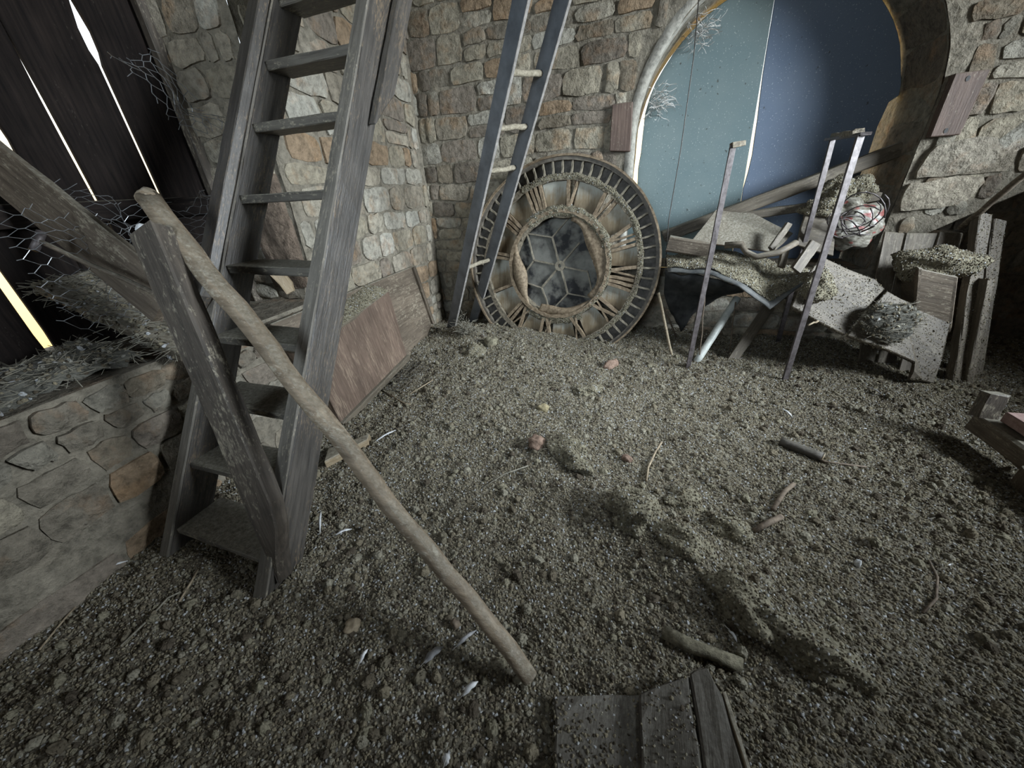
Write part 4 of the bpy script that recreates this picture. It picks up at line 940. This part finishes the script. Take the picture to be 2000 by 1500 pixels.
dpt = V((0.05, 0.34, 0.02)); slab('side_panel', [Fq[0], Fq[0]+dpt, Fq[3]+dpt, Fq[3]], (-1, 0, 0), 0.03, M['plank'], bxr); slab('side_panel', [Fq[1], Fq[1]+dpt, Fq[2]+dpt, Fq[2]], (1, 0, 0), 0.03, M['plank'], bxr)
o = blob('droppings_heap', (Fq[0]+Fq[1])/2 + V((0.05, 0.17, 0.03)), (0.25, 0.17, 0.13), M['clump'], amp=0.35); add_scatter(o, CL); tag(o, 'heap of dark droppings on top of the wooden box', 'droppings')
for k, (a, b_, q, w_, l) in enumerate((((1916, 420), (1872, 700), 4.2, 0.10, 'long crusted batten standing against the niche, the left tall one'), ((1945, 432), (1898, 742), 4.3, 0.10, 'long crusted batten standing against the niche, the right tall one'),
                                       ((1898, 540), (1862, 752), 3.85, 0.085, 'shorter crusted batten leaning right of the wooden box'), ((1928, 545), (1884, 755), 3.8, 0.05, 'thin crusted batten standing before the right tall batten'))):
    o = beam('batten', az(b_[0], b_[1] if b_[1] > 730 else 752, -0.03), ay(*a, q), RIGHT, w_, 0.06, M['grey'], jit=0.007); tag(o, l, 'batten'); add_scatter(o, TS)
o = tube('slanting_rod', line(ay(1875, 446, 4.25), ay(2060, 292, 3.9), 8, .004), 0.022, M['plank'], seg=9); tag(o, 'dark rod slanting up to the right in front of the niche', 'rod')

# ------------------------------------------------------------------ low trestle with a brick at the right edge
tr_ = root('low_trestle', az(1972, 970), 'low brown wooden trestle at the right edge carrying a brick', 'trestle')
E0, E1 = az(1898, 826, 0.13), az(2035, 925, 0.13)
dv = (E1-E0).normalized(); sd = V((dv.y, -dv.x, 0)); sd = sd if sd.x > 0 else -sd
beam('rail', E0 - dv*0.02 + sd*0.06, E1 + dv*0.4 + sd*0.06, (0, 0, 1), 0.12, 0.12, M['plank'], tr_, jit=0.005)
beam('leg', az(1985, 965, -0.05)+sd*0.03, az(1985, 965, 0)+sd*0.03 + V((0, 0, 0.14)), dv, 0.12, 0.08, M['plank'], tr_)
beam('leg', E1 + dv*0.28 + sd*0.03 + V((0, 0, -0.17)), E1 + dv*0.28 + sd*0.03, dv, 0.12, 0.08, M['plank'], tr_)
beam('end_block', E0 + sd*0.03 + V((0, 0, 0.05)), E0 + sd*0.03 + V((0.0, 0.02, 0.20)), dv, 0.07, 0.10, M['darkplank'], tr_, jit=0.005)
o = slab('brick', [E0 + dv*0.07 + sd*0.05 + V((0, 0, z)) + dv*u + sd*v for (u, v, z) in ((0, 0, .135), (.2, 0, .135), (.2, .11, .135), (0, .11, .135))], (0, 0, 1), 0.065, M['pinkbrick'], jit=.003, sub=2); tag(o, 'pinkish brick lying on the low trestle', 'brick')
# ------------------------------------------------------------------ slate grey boards in the foreground
def zb(px_, py_, z): return az(px_, py_, z)
o = slab('slate_board', [zb(1080, 1356, .018), zb(1252, 1356, .022), zb(1262, 1530, .03), zb(1090, 1540, .024)], (0, 0.1, 1), 0.03, M['slate'], grain=V((0, 1, 0)), jit=.003, sub=3); tag(o, 'dark flat board sunk in the droppings, left of the front pair', 'board'); add_scatter(o, CL)
fb = root('slate_board', zb(1390, 1400, 0.05), 'raised dark board with a tan split edge, right of the front pair', 'board')
P4 = [zb(1249, 1353, .06), zb(1382, 1301, .10), zb(1414, 1360, .11), zb(1462, 1530, .14), zb(1255, 1540, .07)]
mid_t, mid_b = P4[0].lerp(P4[1], .72), P4[4].lerp(P4[3], .60)
add_scatter(slab('plank', [P4[0], mid_t, mid_b, P4[4]], (0, 0.1, 1), 0.03, M['slate'], fb, grain=V((0, 1, 0)), sub=3), TS)
slab('plank', [mid_t.lerp(P4[1], .04), P4[1], P4[2], P4[3], mid_b.lerp(P4[3], .04)], (0, 0.1, 1), 0.03, M['slate'], fb, grain=V((0, 1, 0)), sub=2)
beam('split_edge', P4[2] + V((0.004, 0.01, -0.012)), P4[3] + V((0.012, 0, -0.012)), (0, 0, 1), 0.028, 0.012, M['tan'], fb, jit=.003, ch=.002)

# ------------------------------------------------------------------ clumps of caked droppings
def ground(px_, py_, dz=0.0):
    p = az(px_, py_); return V((p.x, p.y, H(p.x, p.y)+dz))
def ground2(px_, py_, dz=0.0):
    p = az(px_, py_)
    for _ in range(4): p = az(px_, py_, H(p.x, p.y))
    return V((p.x, p.y, H(p.x, p.y)+dz))
for (p, s, rz, l) in (((1112, 885), (.19, .10, .085), -0.75, 'long caked clump beside the red brick lump'), ((1235, 995), (.13, .11, .10), -0.5, 'steep caked clump at the head of the diagonal ridge'),
                      ((1335, 1062), (.16, .09, .08), -0.55, 'caked clump with a dark hollow flank in the middle of the ridge'), ((1332, 975), (.11, .10, .06), 0.3, 'round low caked clump behind the diagonal ridge'),
                      ((1425, 1038), (.13, .085, .065), -0.4, 'oval caked clump behind the ridge beside a twig'), ((1460, 1185), (.16, .085, .085), -0.65, 'thick caked clump at the near part of the ridge'),
                      ((1560, 1255), (.20, .075, .075), -0.42, 'long caked clump ending the ridge at the lower right'), ((925, 690), (.13, .10, .09), 0.2, 'dark caked clump at the foot of the narrow ladder'),
                      ((1150, 760), (.12, .10, .05), 0.4, 'low caked clump in front of the clock dial')):
    g = ground2(*p, -0.01); o = blob('dropping_clump', g, s, M['clump'], rot=(0, 0, rz), amp=0.45, sub=4); add_scatter(o, CL); tag(o, l, 'droppings clump')
for (p, s, mt, l, nm) in (((1048, 868), (.065, .055, .05), 'brickred', 'reddish brick lump on the droppings beside a long clump', 'brick_lump'), ((1060, 800), (.05, .045, .035), 'yellow', 'yellowish stone lump behind the reddish brick lump', 'stone_lump'),
                      ((1195, 714), (.09, .05, .05), 'brickred', 'reddish lump on the droppings just in front of the clock dial', 'brick_lump'), ((1224, 898), (.035, .025, .025), 'brickred', 'small reddish lump among the droppings above the ridge', 'brick_lump'),
                      ((890, 1222), (.018, .018, .018), 'browntwig', 'small round brown pebble under the pole', 'pebble'), ((1672, 1105), (.012, .012, .03), 'feather', 'small white upright down feather on the dark right floor', 'feather'),
                      ((960, 672), (.09, .07, .06), 'clump', 'brown lump at the lower left of the clock dial', 'dropping_clump'), ((690, 1225), (.03, .03, .02), 'twig', 'small tan wood chip left of the pole end', 'wood_chip')):
    o = blob(nm, ground2(*p, 0.012), s, M[mt], amp=0.45, sub=3, rot=(0, 0, random.uniform(0, 3))); tag(o, l, nm.split('_')[-1])
# ------------------------------------------------------------------ wood offcuts, twigs, feathers
a, b_ = ground2(1522, 866, .02), ground2(1604, 898, .02)
lg = root('log_stub', a, 'short grey branch with a pale sawn end on the right floor', 'branch')
tube('sawn_end', [b_, b_+(b_-a).normalized()*0.006], 0.029, M['tan'], tube('branch', line(a, b_, 5, .004), 0.030, M['slate'], lg, 12, wob=0.06), 12)
o = slab('wood_offcut', [az(632, 902, .05), az(718, 858, .05), az(722, 846, .05), az(640, 876, .05)], (0, 0, 1), 0.06, M['tan'], grain=az(718, 850)-az(632, 895)); tag(o, 'pale wood offcut under the pole beside the ladder foot', 'offcut')
for (pts, r, mt, l) in (([(1262, 942), (1266, 915), (1280, 885), (1292, 866)], .006, 'twig', 'thin curved pale stem standing above the ridge'), ([(1470, 1042), (1498, 1026), (1524, 1014)], .014, 'browntwig', 'stubby brown twig right of the oval clump'),
                        ([(1292, 1240), (1345, 1268), (1400, 1288), (1446, 1308)], .020, 'clump', 'crusted root like stick behind the raised front board'), ([(1508, 1000), (1530, 965), (1548, 950)], .012, 'browntwig', 'brown twig lying on the dark floor beyond the stubby twig'),
                        ([(1800, 1200), (1826, 1172), (1828, 1130), (1812, 1098)], .005, 'browntwig', 'curved thin root on the dark floor at the right'), ([(742, 762), (790, 790), (802, 792)], .006, 'twig', 'thin stick lying beside the lower edge of the trough'),
                        ([(800, 772), (846, 744)], .005, 'twig', 'short thin stick pointing away from the trough'), ([(942, 956), (985, 928), (1032, 912)], .004, 'straw', 'pale straw lying left of the long clump'),
                        ([(238, 1265), (290, 1215), (330, 1170), (352, 1160)], .004, 'straw', 'long dry stalk on the dark floor near the left wall'), ([(352, 1178), (375, 1140), (388, 1115)], .004, 'twig', 'dry stalk in front of the bottom tread'),
                        ([(1560, 880), (1610, 905), (1690, 915)], .006, 'browntwig', 'thin dark twig running right from the sawn branch'), ([(80, 1272), (130, 1210), (150, 1188)], .004, 'twig', 'pale stalk leaning at the foot of the left wall')):
    o = tube('twig', [ground2(*p, r+.006) for p in pts], r, M[mt], seg=9, wob=0.08 if mt != 'clump' else 0.3); tag(o, l, 'twig')
def feather(a, b_, wd, mt, l):
    A, B = ground2(*a, .018), ground2(*b_, .026); d_ = (B-A).normalized(); sdv = d_.cross(V((0, 0, 1))).normalized(); n = 12; vs, fs = [], []
    for i in range(n+1):
        t = i/n; c = A.lerp(B, t) + V((0, 0, .012*math.sin(PI*t))); ww = wd*math.sin(PI*min(1, .08+t*.9))**0.7*(1 + .15*math.sin(i*5))
        vs += [c - sdv*ww, c + V((0, 0, .004)), c + sdv*ww*0.8]
        if i: s = (i-1)*3; fs += [(s, s+1, s+4, s+3), (s+1, s+2, s+5, s+4)]
    f_ = root('feather', A, l, 'feather')
    o_ = link('vane', me_from([v-A for v in vs], fs, True), M[mt], f_, Matrix.Translation(A)); md = o_.modifiers.new('thick', 'SOLIDIFY'); md.thickness = 0.0015
    tube('quill', [A - d_*0.02, A.lerp(B, .5) + V((0, 0, .015)), B], 0.0018, M['web'], o_, 5, r1=0.0008)
for q in (((735, 866), (775, 846), .012, 'feather', 'white feather on the floor below the trough'), ((627, 1042), (630, 1005), .008, 'feather', 'narrow white feather close to the ladder foot'), ((657, 1050), (690, 1040), .010, 'feather', 'white feather lying right of the ladder foot'),
          ((200, 1122), (256, 1102), .010, 'feather', 'white feather at the base of the left wall'), ((893, 1268), (932, 1238), .010, 'greyfeather', 'grey feather touching the lower end of the pole'), ((706, 1300), (722, 1275), .009, 'feather', 'white feather on the dark floor below the ladder'),
          ((1526, 803), (1546, 822), .010, 'feather', 'bright white feather on the right floor before the iron frame'), ((830, 1300), (868, 1270), .016, 'greyfeather', 'fluffy grey feather left of the pole end'), ((905, 1364), (935, 1338), .012, 'feather', 'pale feather lying left of the front boards'),
          ((1420, 1236), (1436, 1262), .007, 'feather', 'tiny white feather beside the crusted root'), ((870, 1500), (880, 1478), .014, 'feather', 'white feather at the bottom edge of the floor'), ((1690, 760), (1720, 772), .008, 'greyfeather', 'grey feather under the wide boards')):
    feather(*q)
o = tuft('straw_tuft', ground2(905, 648, .03), 0.17, 160, M['straw'], 0.0022); tag(o, 'ragged tuft of grey straw at the foot of the narrow ladder', 'straw', kind='stuff')
# flat scrap of wire mesh by the trough
vs, fs = [], []
O_ = ground2(775, 735, .02); ux = (ground2(812, 706)-ground2(762, 752)); ux.z = 0; ux.normalize(); uy = V((-ux.y, ux.x, 0))
def wseg(p, q, r):
    d_ = (q-p).normalized(); a = d_.cross(V((0.3, 0.5, .8))).normalized(); b2 = d_.cross(a); s = len(vs)
    for c in (p, q):
        for k in range(3): t = 2*PI*k/3; vs.append(c + a*math.cos(t)*r + b2*math.sin(t)*r)
    for k in range(3): fs.append((s+k, s+(k+1) % 3, s+3+(k+1) % 3, s+3+k))
for i in range(13):
    wseg(ux*(-.3+.05*i) + uy*-.22, ux*(-.3+.05*i) + uy*0.12, .0022)
for i in range(8): wseg(ux*-.3 + uy*(-.22+.05*i), ux*.3 + uy*(-.22+.05*i), .0022)
o = link('wire_mesh', me_from(vs, fs), M['darkwire'], None, Matrix.Translation(O_)); tag(o, 'flat scrap of dark square wire mesh under the trough edge', 'wire mesh')
# ------------------------------------------------------------------ chicken wire in the left opening
def netting(name, org, u, v, nu, nv, cell, r, disp, keep, label):
    vs.clear(); fs.clear(); u, v = V(u).normalized(), V(v).normalized(); nn = u.cross(v)
    def pt(a, b): p = u*a + v*b; q = V((a*4, b*4, 1)); return p + nn*disp*mnoise.noise(q) + V((disp*.4*mnoise.noise(q*1.7), disp*.4*mnoise.noise(q*2.1+V((5, 5, 5))), disp*.5*mnoise.noise(q*1.3+V((9, 2, 1)))))
    for i in range(nu):
        for j in range(nv):
            a, b = i*cell*1.0, (j + (0.5 if i % 2 else 0))*cell*1.1
            if not keep(a, b): continue
            p1, p2 = (a, b), (a+cell*0.34, b); wseg(pt(*p1), pt(*p2), r*1.5)
            for sg in (1, -1):
                p3 = (a+cell, b+sg*cell*0.55); wseg(pt(*p2), pt(*p3), r)
    return link(name, me_from([x_ for x_ in vs], list(fs)), M['wire'], None, Matrix.Translation(org))
A = ax(90, 300, -2.75); B = ax(400, 330, -2.72)
o = netting('chicken_wire', ax(60, 330, -2.75), (0.0, 1, -0.12), (0.05, 0, -1), 26, 10, 0.045, 0.0013, 0.16, lambda a, b: (b > 0.02 + 0.09*math.sin(a*5)) and b < 0.42, '')
tag(o, 'sagging chicken wire net stretched across the dark boarded opening', 'netting')
o = netting('chicken_wire', ax(-40, 400, -2.55), (0.0, 1, -0.2), (0.05, 0, -1), 14, 10, 0.05, 0.0013, 0.10, lambda a, b: True, '')
tag(o, 'torn chicken wire at the left edge beside the yellow light gap', 'netting')
o = netting('chicken_wire', ax(208, 95, -2.8), (0.1, 0.75, -0.9), (0.2, 1, 0.15), 10, 5, 0.045, 0.0019, 0.18, lambda a, b: b < 0.2, '')
tag(o, 'crumpled tail of chicken wire hanging below the bright hole', 'netting')

# ------------------------------------------------------------------ loose pellets lying on the clumps, boards and dial
for gname, nm, lab in (('clump_scatter', 'loose_droppings', 'loose pellets of droppings strewn on the caked clumps, the trough and the dial'), ('thin_scatter', 'loose_droppings', 'thin scatter of fine pellets on the right hand boards and the raised front board'), ('nest_scatter', 'loose_straw', 'loose straw and litter lying on the sill board')):
    vs, fs = [], []
    for o, g in SCAT:
        if g.name != gname: continue
        mw = o.matrix_parent_inverse and (WM[o.name]); b_ = len(vs); vs += [mw @ v.co for v in o.data.vertices]
        nm3 = mw.to_3x3()
        for p in o.data.polygons:
            if gname == 'clump_scatter' or (nm3 @ p.normal).z > 0.25 or abs((nm3 @ p.normal).y) > 0.5: fs.append([b_+i for i in p.vertices])
    o = link(nm, me_from(vs, fs), None); tag(o, lab, 'droppings' if nm == 'loose_droppings' else 'straw', kind='stuff')
    g = bpy.data.node_groups[gname].copy(); jn = [n for n in g.nodes if n.type == 'JOIN_GEOMETRY'][0]; gi = [n for n in g.nodes if n.type == 'GROUP_INPUT'][0]
    for l in list(g.links):
        if l.from_node == gi and l.to_node == jn: g.links.remove(l)
    md = o.modifiers.new('scatter', 'NODES'); md.node_group = g

GROUPS = {'feather': 'feathers on the floor', 'dropping_clump': 'caked clumps of droppings on the floor', 'batten': 'battens in the junk heap', 'twig': 'twigs and stalks on the floor',
          'stick': 'sticks and wires under the bent sheet', 'wide_board': 'wide boards on the junk heap', 'slate_board': 'dark boards in the foreground', 'wall_board': 'boards fixed to the back wall',
          'chicken_wire': 'chicken wire in the left opening', 'cobweb': 'cobwebs at the edge of the teal board', 'dropping_lump': 'crusted lumps on the short timber', 'brick_lump': 'reddish lumps on the floor'}
for o in list(bpy.data.objects):
    g = GROUPS.get(o.name.split('.')[0])
    if g and o.parent is None and 'group' not in o: o['group'] = g
